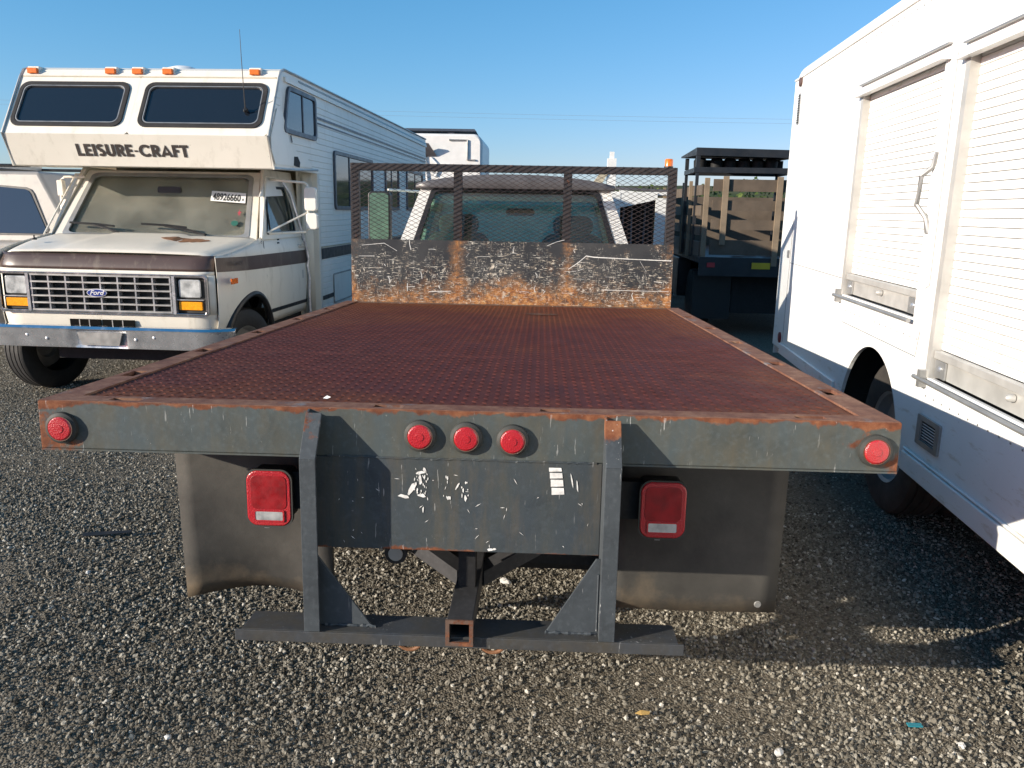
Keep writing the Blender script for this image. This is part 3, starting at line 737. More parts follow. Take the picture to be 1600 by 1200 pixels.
# tow mirrors
for s in (-1,):
    mb_ = MB().prism(rrect(s*1.17-.095,s*1.17+.095,.42,.845,.035), 'y', 4.62,4.70)
    o = tb(mb_, 'tow_mirror', 'black', bevel=.008)
    _old(MB().prism(rrect(s*1.17-.08,s*1.17+.08,.44,.83,.03), 'y', 4.612,4.618), 'mirror_glass', M['greenmirror'], o)
    _old(MB().tube([(s*1.1,4.66,.86),(s*.85,4.9,.86)], .012, 6), 'mirror_arm', M['cabwhite'], o); _old(MB().tube([(s*1.1,4.66,.40),(s*.9,4.9,.32)], .012, 6), 'mirror_arm', M['cabwhite'], o)
# scraps lying on the deck are part of the wear
tb(MB().strip([[(-.11+.02*k, 2.93+.012*math.sin(k*1.9)+q*.006, -.002) for k in range(12)] for q in (0,1)]), 'weld_scar', 'under')
tb(MB().add([(.10,2.93,-.0015),(.20,2.87,-.0015),(.32,2.90,-.0015),(.33,2.96,-.0015),(.2,2.99,-.0015)], [(0,1,2,3,4)]), 'rust_patch', 'edge')
# white paint marks on the bumper plate
Pp = plane_map((0,-.0085,-.28), (1,0,0), (0,0,1))
def marks(polys, name):
    mb = MB()
    for p in polys: n = len(p); mb.add([Pp(u,v,.0012) for u,v in p], [tuple(range(n))])
    return tb(mb, name, 'wmark')
rd = random.Random(11)
def blob(cx, cz, a, b, n=9, rot=0):
    pts = []
    for k in range(n):
        t = 2*math.pi*k/n; q = 1+rd.uniform(-.35,.35); u = a*q*math.cos(t); v = b*q*math.sin(t)
        pts.append((cx+u*math.cos(rot)-v*math.sin(rot), cz+u*math.sin(rot)+v*math.cos(rot)))
    return pts
# the big block mark at (878,745) in the photo, striped by bare lines
tl = []
for k, (a0, a1) in enumerate(((.112,.124),(.092,.109),(.068,.089),(.044,.065))):
    tl.append([(.249+k*.003, a0),(.285+k*.003, a0+.002),(.283+k*.003, a1),(.248+k*.003, a1)])
marks(tl+[blob(.315,.085,.002,.02,7,.2),blob(.330,.07,.0022,.017,7,.1)], 'paint_mark')
sc_ = [blob(-.115,.098,.015,.004,9,.2),blob(-.118,.080,.005,.016,9,.1),blob(-.140,.052,.006,.022,9,-.5),blob(-.165,.027,.016,.005,9,-.1),blob(-.113,.03,.012,.005),blob(-.105,.105,.005,.008)]
for k in range(26):
    sc_.append(blob(-.115+rd.uniform(-.02,.02), .07+rd.uniform(-.045,.04), rd.uniform(.0008,.002), rd.uniform(.002,.007), 5, rd.uniform(-.4,.4)))
for k in range(12): sc_.append(blob(rd.choice((-.04,.01))+rd.uniform(-.012,.012), .05+rd.uniform(-.03,.045), rd.uniform(.001,.0025), rd.uniform(.002,.007), 5))
sc_ += [blob(-.036,.025,.006,.006),blob(.012,.025,.004,.010),blob(-.012,.06,.002,.012,7,-.5),blob(-.11,-.012,.002,.008),blob(.085,-.128,.008,.004),blob(.098,-.125,.005,.003)]
for k in range(34): sc_.append(blob(rd.uniform(-.37,.37), rd.uniform(-.13,.1), rd.uniform(.0006,.0012), rd.uniform(.003,.010), 4, rd.uniform(-1.6,1.6)))
marks(sc_, 'paint_scrapes')['kind'] = 'stuff'
# feather on the deck
tag(MB().add([(0,0,0),(.012,.003,.008),(.024,.0,.004),(.014,-.006,.0)], [(0,1,2,3)]).build('feather', M['paper'], loc=(-.437,.15,H-.011), solid=.001), 'tiny white feather lying on the red deck near the left post', 'feather')

# ------------------------------------------------------------ motorhome
rva = .028
rvc = 3.8
rv = thing('motorhome', 'cream and brown motorhome with cab-over bunk, parked left of the flatbed and facing the camera', 'motorhome',
           (-3.26, 3.8+3.26*rva, 0), (0,0,-rva))
def rb(mb, name, mat, parent=None, **k): return _old(mb, name, M[mat] if isinstance(mat, str) else mat, parent or rv, **k)
def rbp(mb, name, mat, parent): return rb(mb, name, mat, parent)
# cab lower body: column-wise side skins with wheel arch
def bw(Y):   # half width along the cab
    t = min(1, max(0, (Y-.168)/.55)); return .887+.113*(1-(1-t)**2.2)
def bz(Y):   # lower edge with the arch
    d = (Y-.64)/.385
    z = .56
    if abs(d) < 1: z = max(z, .44+.41*math.sqrt(1-d*d))
    return z
def beltz(Y): return 1.20+(.135)*min(1,max(0,(Y-.15)/.85))
def side_cols(s, z0f, z1f, Ys, off=0, n=5):
    rows = []
    for Y in Ys:
        a, b = z0f(Y), z1f(Y)
        row = []
        for k in range(n):
            z = a+(b-a)*k/(n-1)
            t = (z-.56)/.78; bul = .018*math.sin(max(0,min(1,t))*math.pi)-.04*max(0,t-.85)/.15-.02*max(0,.15-t)/.15
            row.append((s*(bw(Y)+bul+off), Y, z))
        rows.append(row)
    return MB().strip(rows)
Ys = [.170,.18,.2]+list(np.linspace(.24,1.05,40))+list(np.linspace(1.1,2.15,12))
for s in (-1,1):
    rb(side_cols(s, bz, beltz, Ys, 0, 14), 'cab_side', 'cream', smooth=True, solid=.004)
    rb(side_cols(s, lambda Y: 1.085-.02*Y, lambda Y: 1.195-.01*Y, Ys, .004, 5), 'side_stripe', 'brown', smooth=True)
    rb(side_cols(s, lambda Y: .665-.012*Y, lambda Y: .702-.012*Y, [1.04]+list(np.linspace(1.1,2.15,10)), .004, 3), 'low_stripe', 'blackpaint')
    ar = [(s*(bw(Y_)+.006), Y_, z_) for Y_, z_ in [(.64+.405*math.cos(t), .44+.43*math.sin(t)) for t in np.linspace(.28,math.pi-.28,22)]]
    rb(MB().tube(ar, .028, 8), 'arch_trim', 'black', smooth=True)
    rb(MB().box(s*1.008-.006,s*1.008+.006,.20,.32,.985,1.03), 'side_marker', 'amber', bevel=.003)
rb(MB().box(-.84,.84,.20,1.1,.5,.56).box(-.93,.93,1.1,2.1,.5,.56), 'cab_floor', 'dark')
rb(MB().box(-.84,.84,.16,.20,.56,1.15), 'radiator_bulkhead', 'dark')
for s in (-1,1): rb(MB().box(min(s*.62,s*.66),max(s*.62,s*.66),.2,1.0,.45,1.15), 'inner_wing', 'dark')
# front skin below grille, stripe panel over it
def fr_cols(zs, Yf, off=0, xw=None):
    rows = []
    for z in zs:
        w_ = (xw or .885)
        rows.append([(x, Yf(z)+.06*max(0,(abs(x)-.72)/.165)**2-off, z) for x in np.linspace(-w_,w_,31)])
    return MB().strip(rows)
rb(fr_cols(np.linspace(.60,.745,6), lambda z: .115+.02*(.745-z)/.14, 0), 'front_valance', 'cream', smooth=True, solid=.004)
rb(fr_cols(np.linspace(1.055,1.085,3), lambda z: .112), 'grille_header', 'cream', smooth=True, solid=.004)
rb(fr_cols(np.linspace(1.086,1.205,6), lambda z: .112+.055*((z-1.086)/.12)**1.5), 'front_stripe', 'brown', smooth=True, solid=.004)
for s_ in (-1,1):
    rows = [[(s_*x, .112+.06*max(0,(x-.72)/.165)**2, z) for x in np.linspace(.835,.888,6)] for z in np.linspace(.744,1.056,4)]
    rb(MB().strip(rows), 'front_corner', 'cream', smooth=True, solid=.004)
# hood
rows = []
for i in range(13):
    t = i/12; Y = .168+(.93-.168)*t
    row = []
    for x in np.linspace(-1,1,33):
        hw = .885+.105*min(1,t*1.6); xx = x*hw
        z = 1.207+.115*t**.8+.014*(1-abs(x)**3)
        z += .016*(1 if abs(xx) < .40-.08*t else max(0,1-(abs(xx)-(.40-.08*t))/.05))*min(1,t*5)
        z -= .035*max(0,abs(x)-.9)/.1
        row.append((xx, Y+.05*max(0,(abs(x)-.8)/.2)**2*(1-t), z))
    rows.append(row)
rb(MB().strip(rows), 'hood', 'hoodc', smooth=True, solid=.006)
def hz(xx, Y):
    t = (Y-.168)/.762; x = xx/(.885+.105*min(1,t*1.6))
    return 1.207+.115*t**.8+.014*(1-abs(x)**3)+.016*(1 if abs(xx) < .40-.08*t else max(0,1-(abs(xx)-(.40-.08*t))/.05))*min(1,t*5)-.035*max(0,abs(x)-.9)/.1
rp = MB(); rgp = random.Random(6)
top = []; bot = []
for k in range(15):
    x = .22+.43*k/14; e = math.sin(k/14*math.pi)**.6; yc = .66
    top.append((x, yc+.075*e*(.7+.5*rgp.random()))); bot.append((x, yc-.10*e*(.7+.5*rgp.random())))
rp.strip([[(x, b_[1]+(a_[1]-b_[1])*q, hz(x, b_[1]+(a_[1]-b_[1])*q)+.006) for (x, _), a_, b_ in zip(top, top, bot)] for q in (0,.33,.66,1)])
rb(rp, 'rust_patch', 'ring', solid=.002)
rb(MB().box(-.86,.86,.93,1.03,1.29,1.33), 'cowl_grille', 'chromed')
# grille
rb(MB().box(-.60,.57,.150,.155,.755,1.045), 'grille_backing', 'dark')
gx = np.linspace(-.585,.555,9); gzs = np.linspace(.762,1.040,6)
for x in gx: rb(MB().box(x-.006,x+.006,.096,.145,.765,1.038), 'grille_bar', 'chromed')
for z in gzs: rb(MB().box(-.59,.56,.092,.145,z-.006,z+.006), 'grille_bar', 'galv')
Pg = plane_map((0,.105,0), (1,0,0), (0,0,1))
rb(frame(Pg, rrect(-.868,.858,.735,1.062,.03), rrect(-.845,.835,.757,1.040,.02), -.02, .012), 'grille_surround', 'chrome', bevel=.003)
for x in (-.612,.583): rb(MB().box(x-.012,x+.012,.088,.13,.75,1.05), 'grille_divider', 'chromed')
for s, x in ((-1,-.722),(1,.705)):
    hb = rb(MB().box(x-.115,x+.115,.125,.15,.76,1.045), 'headlight_housing', 'dark')
    _old(slab(plane_map((x,.12,.952),(1,0,0),(0,0,1)), rrect(-.088,.088,-.07,.072,.015), -.005, .012), 'headlight', M['clear'], hb, bevel=.006)
    _old(slab(plane_map((x,.12,.815),(1,0,0),(0,0,1)), rrect(-.094,.094,-.032,.034,.006), -.005, .012), 'turn_signal', M['turn'], hb, bevel=.004)
    _old(MB().box(x-.11,x+.11,.104,.124,.86,.868), 'housing_bar', M['chromed'], hb)
ov = rb(slab(Pg, [(-.042+.082*math.cos(t), .905+.032*math.sin(t)) for t in np.linspace(0,2*math.pi,29)[:-1]], .012, .022), 'badge', 'silver')
_old(slab(Pg, [(-.042+.076*math.cos(t), .905+.027*math.sin(t)) for t in np.linspace(0,2*math.pi,29)[:-1]], .022, .025), 'badge_face', M['oval'], ov)
text('Ford', .050, Pg, -.042, .891, M['silver'], ov, 'badge_lettering', .0012, shear=.35, d=.027, sx=1.15, align='CENTER')
for x0, x1 in ((-.30,-.045),(-.03,.235)):
    v_ = rb(MB().box(x0,x1,.105,.113,.628,.690), 'valance_vent', 'ventshade')
    for q in (.3,.62): _old(MB().box(x0+(x1-x0)*q,x0+(x1-x0)*q+.008,.103,.106,.63,.688), 'vent_rib', M['galv'], v_)
# bumper
def bprof(x): return .0+.10*max(0,(abs(x)-.80)/.26)**2
rows = []
for x in list(np.linspace(-1.06,-.30,14))+[-.24,-.2]+list(np.linspace(-.1,.1,3))+[.2,.24]+list(np.linspace(.30,1.06,14)):
    y = bprof(x); rc = .022 if abs(x) < .21 else 0
    rows.append([(x,y+.05,.648),(x,y+.008,.645),(x,y-.006,.625),(x,y+rc,.612),(x,y+.012+rc,.50),(x,y+.022,.475),(x,y+.06,.468)])
rb(MB().strip(rows), 'front_bumper', 'chromed', smooth=True, solid=.004)
rb(MB().strip([[(p[0],p[1]-.004,p[2]+.002) for p in r_[:3]] for r_ in rows]), 'bumper_top_edge', 'chrome', smooth=True)
rb(MB().hexa([(-.185,-.002,.60),(.185,-.002,.60),(.15,.004,.497),(-.15,.004,.497)], [(-.185,.014,.60),(.185,.014,.60),(.15,.018,.497),(-.15,.018,.497)]), 'plate_bracket', 'galv')
for x, z in ((-.60,.57),(-.44,.545),(.29,.55),(.44,.57)): rb(MB().lathe([(.013,0),(.011,.008),(.004,.012)], (x,.008,z), (0,-1,0), 12), 'bumper_bolt', 'silver', smooth=True)
rb(MB().tube([(-.55,.35,.40),(.9,.35,.38)], .022, 8), 'tie_rod', 'tan')
rb(MB().box(-.55,.55,.3,2.0,.33,.48), 'chassis', 'under')
# wheels
def rbw(mb, name, mat, parent): return rb(mb, name, mat, smooth=True)
wroot = wheel(rbw, 'w', 0, 0, 0, .37, .225, None, 'galv', hub_out=-1); wroot.location = (-.86,.64,.372); wroot.rotation_euler = (0,0,R(-14))
wroot = wheel(rbw, 'w', 0, 0, 0, .37, .225, None, 'galv', hub_out=1); wroot.location = (.84,.64,.372); wroot.rotation_euler = (0,0,R(-14))
for x in (-.95,.95): wheel(rbw, 'w', x, 5.2, .372, .37, .3, None, 'galv', hub_out=1 if x > 0 else -1)
# greenhouse
Pw = quadmap((-.93,.96,1.305),(.93,.96,1.305),(.82,1.42,1.90),(-.82,1.42,1.90))
panel(Pw, (.048,.952,.03,.94), .05, .04, 'windscreen_frame', 'cream', None, 'wscreen', rbp, 'galv')
for s in (-1,1):
    if s > 0: Pd = quadmap((.985,.96,1.31),(.985,2.12,1.31),(.86,2.12,1.93),(.86,1.40,1.93))
    else: Pd = quadmap((-.985,2.12,1.31),(-.985,.96,1.31),(-.86,1.40,1.93),(-.86,2.12,1.93))
    h = (.10,.76,.08,.74) if s > 0 else (.24,.90,.08,.74)
    d_ = panel(Pd, h, .04, .03, 'door_window_frame', 'cream', None, 'doorglass', rbp, 'black')
    dm = rb(MB().tube([(s*.995,.93,1.32),(s*.90,1.34,1.86),(s*.885,1.62,1.865),(s*.91,1.74,1.84),(s*1.0,1.95,1.36)], .009, 6), 'drip_rail', 'cream', smooth=True)
# quarter light divider and dirty upper sun-shade in driver's window
rb(MB().tube([(.985,1.17,1.36),(.93,1.22,1.66)], .008, 6), 'vent_divider', 'black')
rb(MB().hexa([(.915,1.10,1.68),(.90,1.74,1.70),(.872,1.72,1.84),(.875,1.36,1.84)], [(.925,1.10,1.68),(.91,1.74,1.70),(.882,1.72,1.84),(.885,1.36,1.84)]), 'window_shade', 'siding')
rb(MB().tube([(.99,.94,.62),(.995,.945,1.2),(.985,.93,1.30)], .003, 4), 'door_gap', 'dark')
rb(MB().tube([(1.012,.94,.62),(1.018,.94,1.0),(1.0,.94,1.3)], .003, 4), 'door_gap', 'dark')
rb(MB().tube([(1.012,2.02,.62),(1.018,2.02,1.0),(.985,2.02,1.32)], .003, 4), 'door_gap', 'dark')
dh = rb(MB().box(1.0,1.03,1.82,1.96,1.205,1.235), 'door_handle', 'chrome', bevel=.006)
rb(MB().box(1.012,1.02,1.90,1.925,.90,.98), 'door_hinge', 'galv')
for dz in (0,.03):
    for dy in (0,.03): rb(MB().lathe([(.007,0),(.007,.006)], (.995,1.30+dy,1.27+dz), (1,0,0), 8), 'screw', 'dark')
# interior
rb(MB().box(-.9,.9,1.12,1.32,1.18,1.34), 'dashboard', 'tan', bevel=.03)
for x in (-.42,.42):
    rb(MB().prism(rrect(x-.25,x+.25,.95,1.55,.1), 'y', 1.75,1.90), 'cab_seat', 'tan', bevel=.04)
    rb(MB().prism(rrect(x-.13,x+.13,1.53,1.70,.05), 'y', 1.76,1.86), 'cab_headrest', 'tan', bevel=.03)
th = [(.42+.19*math.cos(t), 1.42+.05*math.sin(t), 1.40+.16*math.sin(t)) for t in np.linspace(0,2*math.pi,25)]
rb(MB().tube(th, .012, 6), 'steering_wheel', 'dark', smooth=True)
rb(MB().prism(rrect(-.11,.11,1.70,1.76,.02), 'y', 1.30,1.32), 'rear_view_mirror', 'black')
rb(MB().box(-.62,-.40,3.0,3.02,1.35,1.80), 'interior_curtain', 'paper')
rb(MB().box(-.22,.0,3.2,3.22,1.5,1.86), 'interior_curtain', 'paper')
rb(MB().box(-1.1,1.1,3.6,3.62,.6,2.6), 'interior_bulkhead', 'tan')
rb(MB().box(-.62,-.58,2.12,2.9,1.0,1.9), 'interior_partition', 'siding')
rb(MB().box(-.20,.36,1.98,2.0,1.50,1.80), 'interior_shelf', 'tan')
# stickers on the windscreen
Pw2 = lambda u, v, d: Pw(.5+u/1.8, v, d)
rb(slab(Pw, [(.742,.56),(.930,.53),(.930,.68),(.742,.71)], .001, .002), 'auction_sticker', 'paper')
stick = lambda u, v, d: Pw(.765+u, .588-u*.16+v, .0035)
text('48926660', .115, lambda u, v, d: Pw(.752+u*.33, .578-u*.055+v*1.25, .004), 0, 0, M['black'], rv, 'sticker_lettering', .0025, spacing=1.0)
text('x', .08, lambda u, v, d: Pw(.910+u*.3, .565+v*.9, .004), 0, 0, M['black'], rv, 'sticker_lettering', .001)
rb(slab(Pw, [(.885+.018*math.cos(t), .235+.04*math.sin(t)) for t in np.linspace(0,6.28,17)[:-1]], .001, .002), 'round_sticker', plain('green_sticker', (.02,.12,.09), .5))
rb(slab(Pw, [(.899,.395),(.903,.44),(.907,.40),(.916,.405),(.908,.375),(.910,.335),(.904,.365),(.897,.345),(.900,.375),(.892,.395)], .001, .002), 'red_scribble', plain('red_wax', (.38,.05,.07), .6))
# wipers
for pts in (((.50,.90,1.345),(.30,.955,1.385),(.10,.975,1.415)), ((-.29,.90,1.345),(-.42,.955,1.385),(-.56,.975,1.415))):
    wp = rb(MB().tube(pts, .013, 6), 'wiper', 'black')
    e = Vector(pts[-1]); _old(MB().tube([e+Vector((-.22,.012,.012)), e+Vector((.03,.0,.003)), e+Vector((.20,-.01,-.012))], .010, 6), 'wiper_blade', M['black'], wp)
# coach body: box + cab-over
prof = [(2.08,.50),(2.08,1.96),(1.42,1.93),(.86,1.915),(.76,2.17),(1.085,2.68),(1.13,2.735),(1.22,2.765),(8.4,2.80),(8.4,.50)]
HW = 1.15
sidep = prof
for s in (-1,1):
    mb = MB(); n = len(prof)
    mb.prism(prof, 'x', s*HW-.008 if s > 0 else -HW, HW if s > 0 else -HW+.008)
    rb(mb, 'coach_side', 'siding')
def strip_face(idx, mat, name, **k):
    (a, b), (c, d) = prof[idx], prof[idx+1]
    rows = [[(x, a+(c-a)*t, b+(d-b)*t) for x in np.linspace(-HW+.009,HW-.009,9)] for t in (0,.5,1)]
    return rb(MB().strip(rows), name, mat, solid=.006, **k)
def coach_front_wall():
    mb = MB()
    for s in (-1,1): mb.box(min(s*.93,s*(HW-.009)),max(s*.93,s*(HW-.009)),2.08,2.086,.50,1.955)
    return rb(mb, 'coach_front_wall', 'cream')
coach_front_wall()
for s in (-1,1):
    rows = []
    for t in np.linspace(0,1,7): rows.append([(s*(.985+.165*t), 2.05+.07*(1-math.cos(t*math.pi/2)), z) for z in (.52,1.2,1.93)])
    rb(MB().strip(rows), 'corner_fairing', 'cream', smooth=True, solid=.004)
strip_face(1,'fiber','bunk_floor'); strip_face(2,'fiber','bunk_floor')
strip_face(3,'fiber','bunk_lower_front')
# slanted bunk front with two window openings
Yk, zk, Yt, ztp = .76, 2.17, 1.085, 2.68
Pb = plane_map((0,Yk,zk), (1,0,0), Vector((0,Yt-Yk,ztp-zk)).normalized())
Lb = math.hypot(Yt-Yk, ztp-zk)
def bunk_half(x0, x1, wx0, wx1, wz0, wz1):
    inn = rrect(wx0, wx1, wz0, wz1, .07, 5); out = resample_square(inn, x0, x1, 0, Lb)
    rb(frame(Pb, out, inn, -.02, 0), 'bunk_front', 'fiber')
    # windows taper: wider at the bottom outer corner
    wn = rb(frame(Pb, rrect(wx0-.012,wx1+.012,wz0-.012,wz1+.012,.08,5), rrect(wx0+.022,wx1-.022,wz0+.022,wz1-.022,.06,5), -.004, .012), 'bunk_window', 'seal', bevel=.003)
    _old(slab(Pb, rrect(wx0+.02,wx1-.02,wz0+.02,wz1-.02,.06,5), -.012, -.006), 'pane', M['darkglass'], wn)
    _old(frame(Pb, rrect(wx0+.026,wx1-.026,wz0+.026,wz1-.026,.058,5), rrect(wx0+.034,wx1-.034,wz0+.034,wz1-.034,.055,5), -.006, .010), 'seal_bead', M['galv'], wn)
bunk_half(-HW+.01, -.065, -1.105, -.145, .085, .525)
bunk_half(-.064, HW-.01, .015, 1.07, .085, .525)
strip_face(5,'fiber','bunk_brow'); strip_face(6,'fiber','bunk_brow')
rb(MB().tube([(-HW,1.082,2.672),(HW,1.082,2.672)], .006, 6), 'brow_seam', 'tan')
strip_face(7,'siding','coach_roof'); strip_face(8,'siding','coach_back')
for x in (-1.046,-.342,-.101,.17,.94):
    cl = rb(MB().box(x-.045,x+.045,1.075,1.14,2.70,2.745), 'clearance_light', 'amber', bevel=.006)
    _old(MB().box(x-.05,x+.055,1.10,1.19,2.695,2.760), 'light_base', M['fiber'], cl, bevel=.006)
# edge mouldings of the cab-over
for s in (-1,1):
    e = [(s*(HW+.004), p[0]-.004, p[1]) for p in prof[1:8]]
    rb(MB().tube([(s*(HW+.004),2.08,1.96)]+e[1:]+[(s*(HW+.004),8.4,2.80)], .012, 6), 'edge_moulding', 'alu', smooth=True)
# siding ribs on the visible side, split round the windows
holes = [(1.10,2.08,2.22,2.66),(2.62,4.40,1.56,2.21),(5.1,6.0,1.56,2.21),(6.6,8.0,1.56,2.21)]
sid = MB(); z = .56
def slope_y(z):
    if z < 1.95: return 2.12
    if z < 2.17: return .86-(z-1.93)/.24*.10+.02
    return .76+(z-2.17)/.51*.325+.02
while z < 2.62:
    y0 = slope_y(z); segs = [(y0, 8.38)]
    for a, b, c, d in holes:
        if c-.03 < z < d+.03:
            ns = []
            for q0, q1 in segs:
                if a > q0: ns.append((q0, min(q1,a-.01)))
                if b < q1: ns.append((max(q0,b+.01), q1))
                if a <= q0 and b >= q1: pass
            segs = [q for q in ns if q[1]-q[0] > .02]
    for a, b in segs:
        sid.add([(HW,a,z-.027),(HW,b,z-.027),(HW+.0045,b,z-.021),(HW+.0045,a,z-.021),(HW+.004,b,z+.026),(HW+.004,a,z+.026),(HW-.001,b,z+.029),(HW-.001,a,z+.029)],
                [(0,1,2,3),(3,2,4,5),(5,4,6,7)])
    z += .058
o = rb(sid, 'siding_ribs', 'siding'); o['kind'] = 'stuff'
for z0, z1 in ((2.455,2.475),(2.405,2.420)): rb(MB().box(HW+.007,HW+.011,2.10,8.38,z0,z1), 'pin_stripe', 'wframe')
rb(MB().box(HW+.007,HW+.011,2.12,8.38,1.075,1.185), 'coach_stripe', 'blackpaint')
rb(MB().box(HW+.007,HW+.0115,2.12,8.38,1.19,1.205), 'coach_pin_stripe', 'tan')
rb(MB().box(HW+.007,HW+.011,2.12,8.38,.655,.698), 'coach_low_stripe', 'blackpaint')
for s in (-1,1): rb(MB().box(s*(HW+.008)-.012,s*(HW+.008)+.012,1.2,8.4,2.665,2.705), 'eave_rail', 'siding')
rows = [[(HW-.05+.05*math.sin(t)+.012, y, 2.71+.09*(1-math.cos(math.pi/2-t))) for t in np.linspace(math.pi/2,0,6)] for y in (1.6,8.4)]
rb(MB().strip(rows), 'roof_curb', 'alu', smooth=True, solid=.004)
Ps = plane_map((HW+.006,0,0), (0,1,0), (0,0,1))
def swin(y0, y1, z0, z1, mids=(), slant=0):
    def sl(pts): return [(p[0]+(slant*(p[1]-z0)/(z1-z0) if p[0] < (y0+y1)/2 else 0), p[1]) for p in pts]
    wn = rb(frame(Ps, sl(rrect(y0,y1,z0,z1,.06)), sl(rrect(y0+.04,y1-.04,z0+.04,z1-.04,.04)), -.01, .018), 'side_window', 'wframe', bevel=.003)
    _old(slab(Ps, sl(rrect(y0+.03,y1-.03,z0+.03,z1-.03,.04)), -.002, .004), 'pane', M['skyglass'], wn)
    for m in mids: _old(slab(Ps, [(m-.012,z0+.03),(m+.012,z0+.03),(m+.012,z1-.03),(m-.012,z1-.03)], .004, .012), 'sash_bar', M['wframe'], wn)
swin(1.11,2.06,2.235,2.645,(1.66,),.16); swin(2.64,4.38,1.575,2.195,(3.25,)); swin(5.1,6.0,1.575,2.195,(5.5,)); swin(6.6,8.0,1.575,2.195,(7.3,))
# hatch, patch of smooth putty on the bunk corner, vent
rb(frame(Ps, rrect(2.50,3.22,.58,.90,.03), rrect(2.515,3.205,.595,.885,.025), 0, .010), 'hatch_frame', 'galv')
rb(slab(Ps, rrect(2.515,3.205,.595,.885,.025), .002, .008), 'hatch_door', 'siding')
rb(slab(Ps, [(.80,2.06),(.88,1.95),(1.9,1.97),(1.75,2.05),(1.3,2.12),(1.10,2.40),(.98,2.42),(.80,2.17)], .001, .009), 'putty_patch', 'siding')
rb(slab(Ps, [(1.34,1.965),(1.50,1.955),(1.52,2.0),(1.46,2.05),(1.36,2.045)], .0095, .011), 'dark_hole', 'dark')
rb(slab(Ps, [(1.28,2.22),(1.31,2.16),(1.33,2.17),(1.30,2.23)], .009, .011), 'dark_crack', 'dark')
vt = rb(MB().lathe([(.20,0),(.20,.03),(.17,.07),(.08,.10),(.001,.105)], (0.0,1.75,2.77), (0,0,1), 20), 'roof_vent', 'paper', smooth=True)
# lettering on the lower bunk panel
Pt = plane_map((0,.86,1.915), (1,0,0), Vector((0,-.10,.255)).normalized())
def arc(cx, cy, rx, ry, a0, a1, n=9): return [(cx+rx*math.cos(R(a0+(a1-a0)*k/n)), cy+ry*math.sin(R(a0+(a1-a0)*k/n))) for k in range(n+1)]
GL = {'L': (.50,[[(.12,1),(.12,.11),(.50,.11)]]), 'E': (.52,[[(.12,0),(.12,1)],[(.12,.89),(.50,.89)],[(.12,.5),(.46,.5)],[(.12,.11),(.50,.11)]]),
      'I': (.24,[[(.12,0),(.12,1)]]), 'S': (.56,[arc(.28,.73,.17,.18,30,270)+arc(.28,.28,.17,.19,90,-150)]),
      'U': (.66,[[(.12,1),(.12,.32)]+arc(.33,.32,.21,.22,180,360)+[(.54,1)]]), 'R': (.60,[[(.12,0),(.12,1)],[(.12,.89),(.30,.89)]+arc(.30,.68,.17,.21,90,-90)+[(.12,.47)],[(.30,.47),(.52,0)]]),
      '-': (.30,[[(.03,.46),(.27,.46)]]), 'C': (.80,[arc(.47,.5,.36,.40,42,318,14)]), 'A': (.74,[[(.06,0),(.37,.93),(.68,0)],[(.18,.26),(.56,.26)]]),
      'F': (.48,[[(.12,0),(.12,1)],[(.12,.89),(.50,.89)],[(.12,.5),(.44,.5)]]), 'T': (.58,[[(.29,0),(.29,1)],[(.0,.89),(.58,.89)]])}
def stroke_word(word, P, u0, v0, width, hgt, wt, d, mat, parent, name):
    tot = sum(GL[c][0]+.05 for c in word)-.05; k = width/tot; mb = MB(); cx = 0; lay = 0
    for c in word:
        for line in GL[c][1]:
            w_ = (.07 if c == '-' else .115); pts = [Vector((cx+a, b)) for a, b in line]; Lf, Rt_ = [], []
            for i, p in enumerate(pts):
                t0 = (pts[i]-pts[i-1]).normalized() if i else (pts[1]-pts[0]).normalized(); t1 = (pts[i+1]-pts[i]).normalized() if i < len(pts)-1 else t0
                n0 = Vector((-t0.y,t0.x)); n1 = Vector((-t1.y,t1.x)); m = (n0+n1).normalized(); q = w_/max(.5,m.dot(n0))
                Lf.append(p+m*q); Rt_.append(p-m*q)
            lay += 1; dd = d+.0001*(lay % 5)
            cl = lambda v_: min(1.0, max(0.0, v_))
            vs = [P(u0+a.x*k, v0+cl(a.y)*hgt, dd) for a in Lf]+[P(u0+a.x*k, v0+cl(a.y)*hgt, dd) for a in Rt_]; n = len(pts)
            mb.add(vs, [(i,i+1,i+1+n,i+n) for i in range(n-1)])
        cx += GL[c][0]+.05
    return _old(mb, name, mat, parent)
stroke_word('LEISURE-CRAFT', Pt, -.540, .085, .985, .105, .1, .006, M['decal'], rv, 'lettering')
text('ECONOLINE 350', .045, lambda u, v, d: (bw(.5)+.012+.0, .30+u, 1.125+v), 0, 0, plain('faint_badge', (.10,.075,.065), .5), rv, 'model_lettering', .001)
# antenna on the right bunk window
an = rb(MB().tube([(.926,.875,2.395),(.935,.84,2.55),(.945,.80,2.80),(.955,.77,3.0)], [.006,.004,.003,.002], 6), 'antenna', 'black')
_old(MB().lathe([(.022,0),(.016,.02)], (.926,.885,2.385), Vector((0,-.84,.54)), 12), 'antenna_base', M['black'], an)
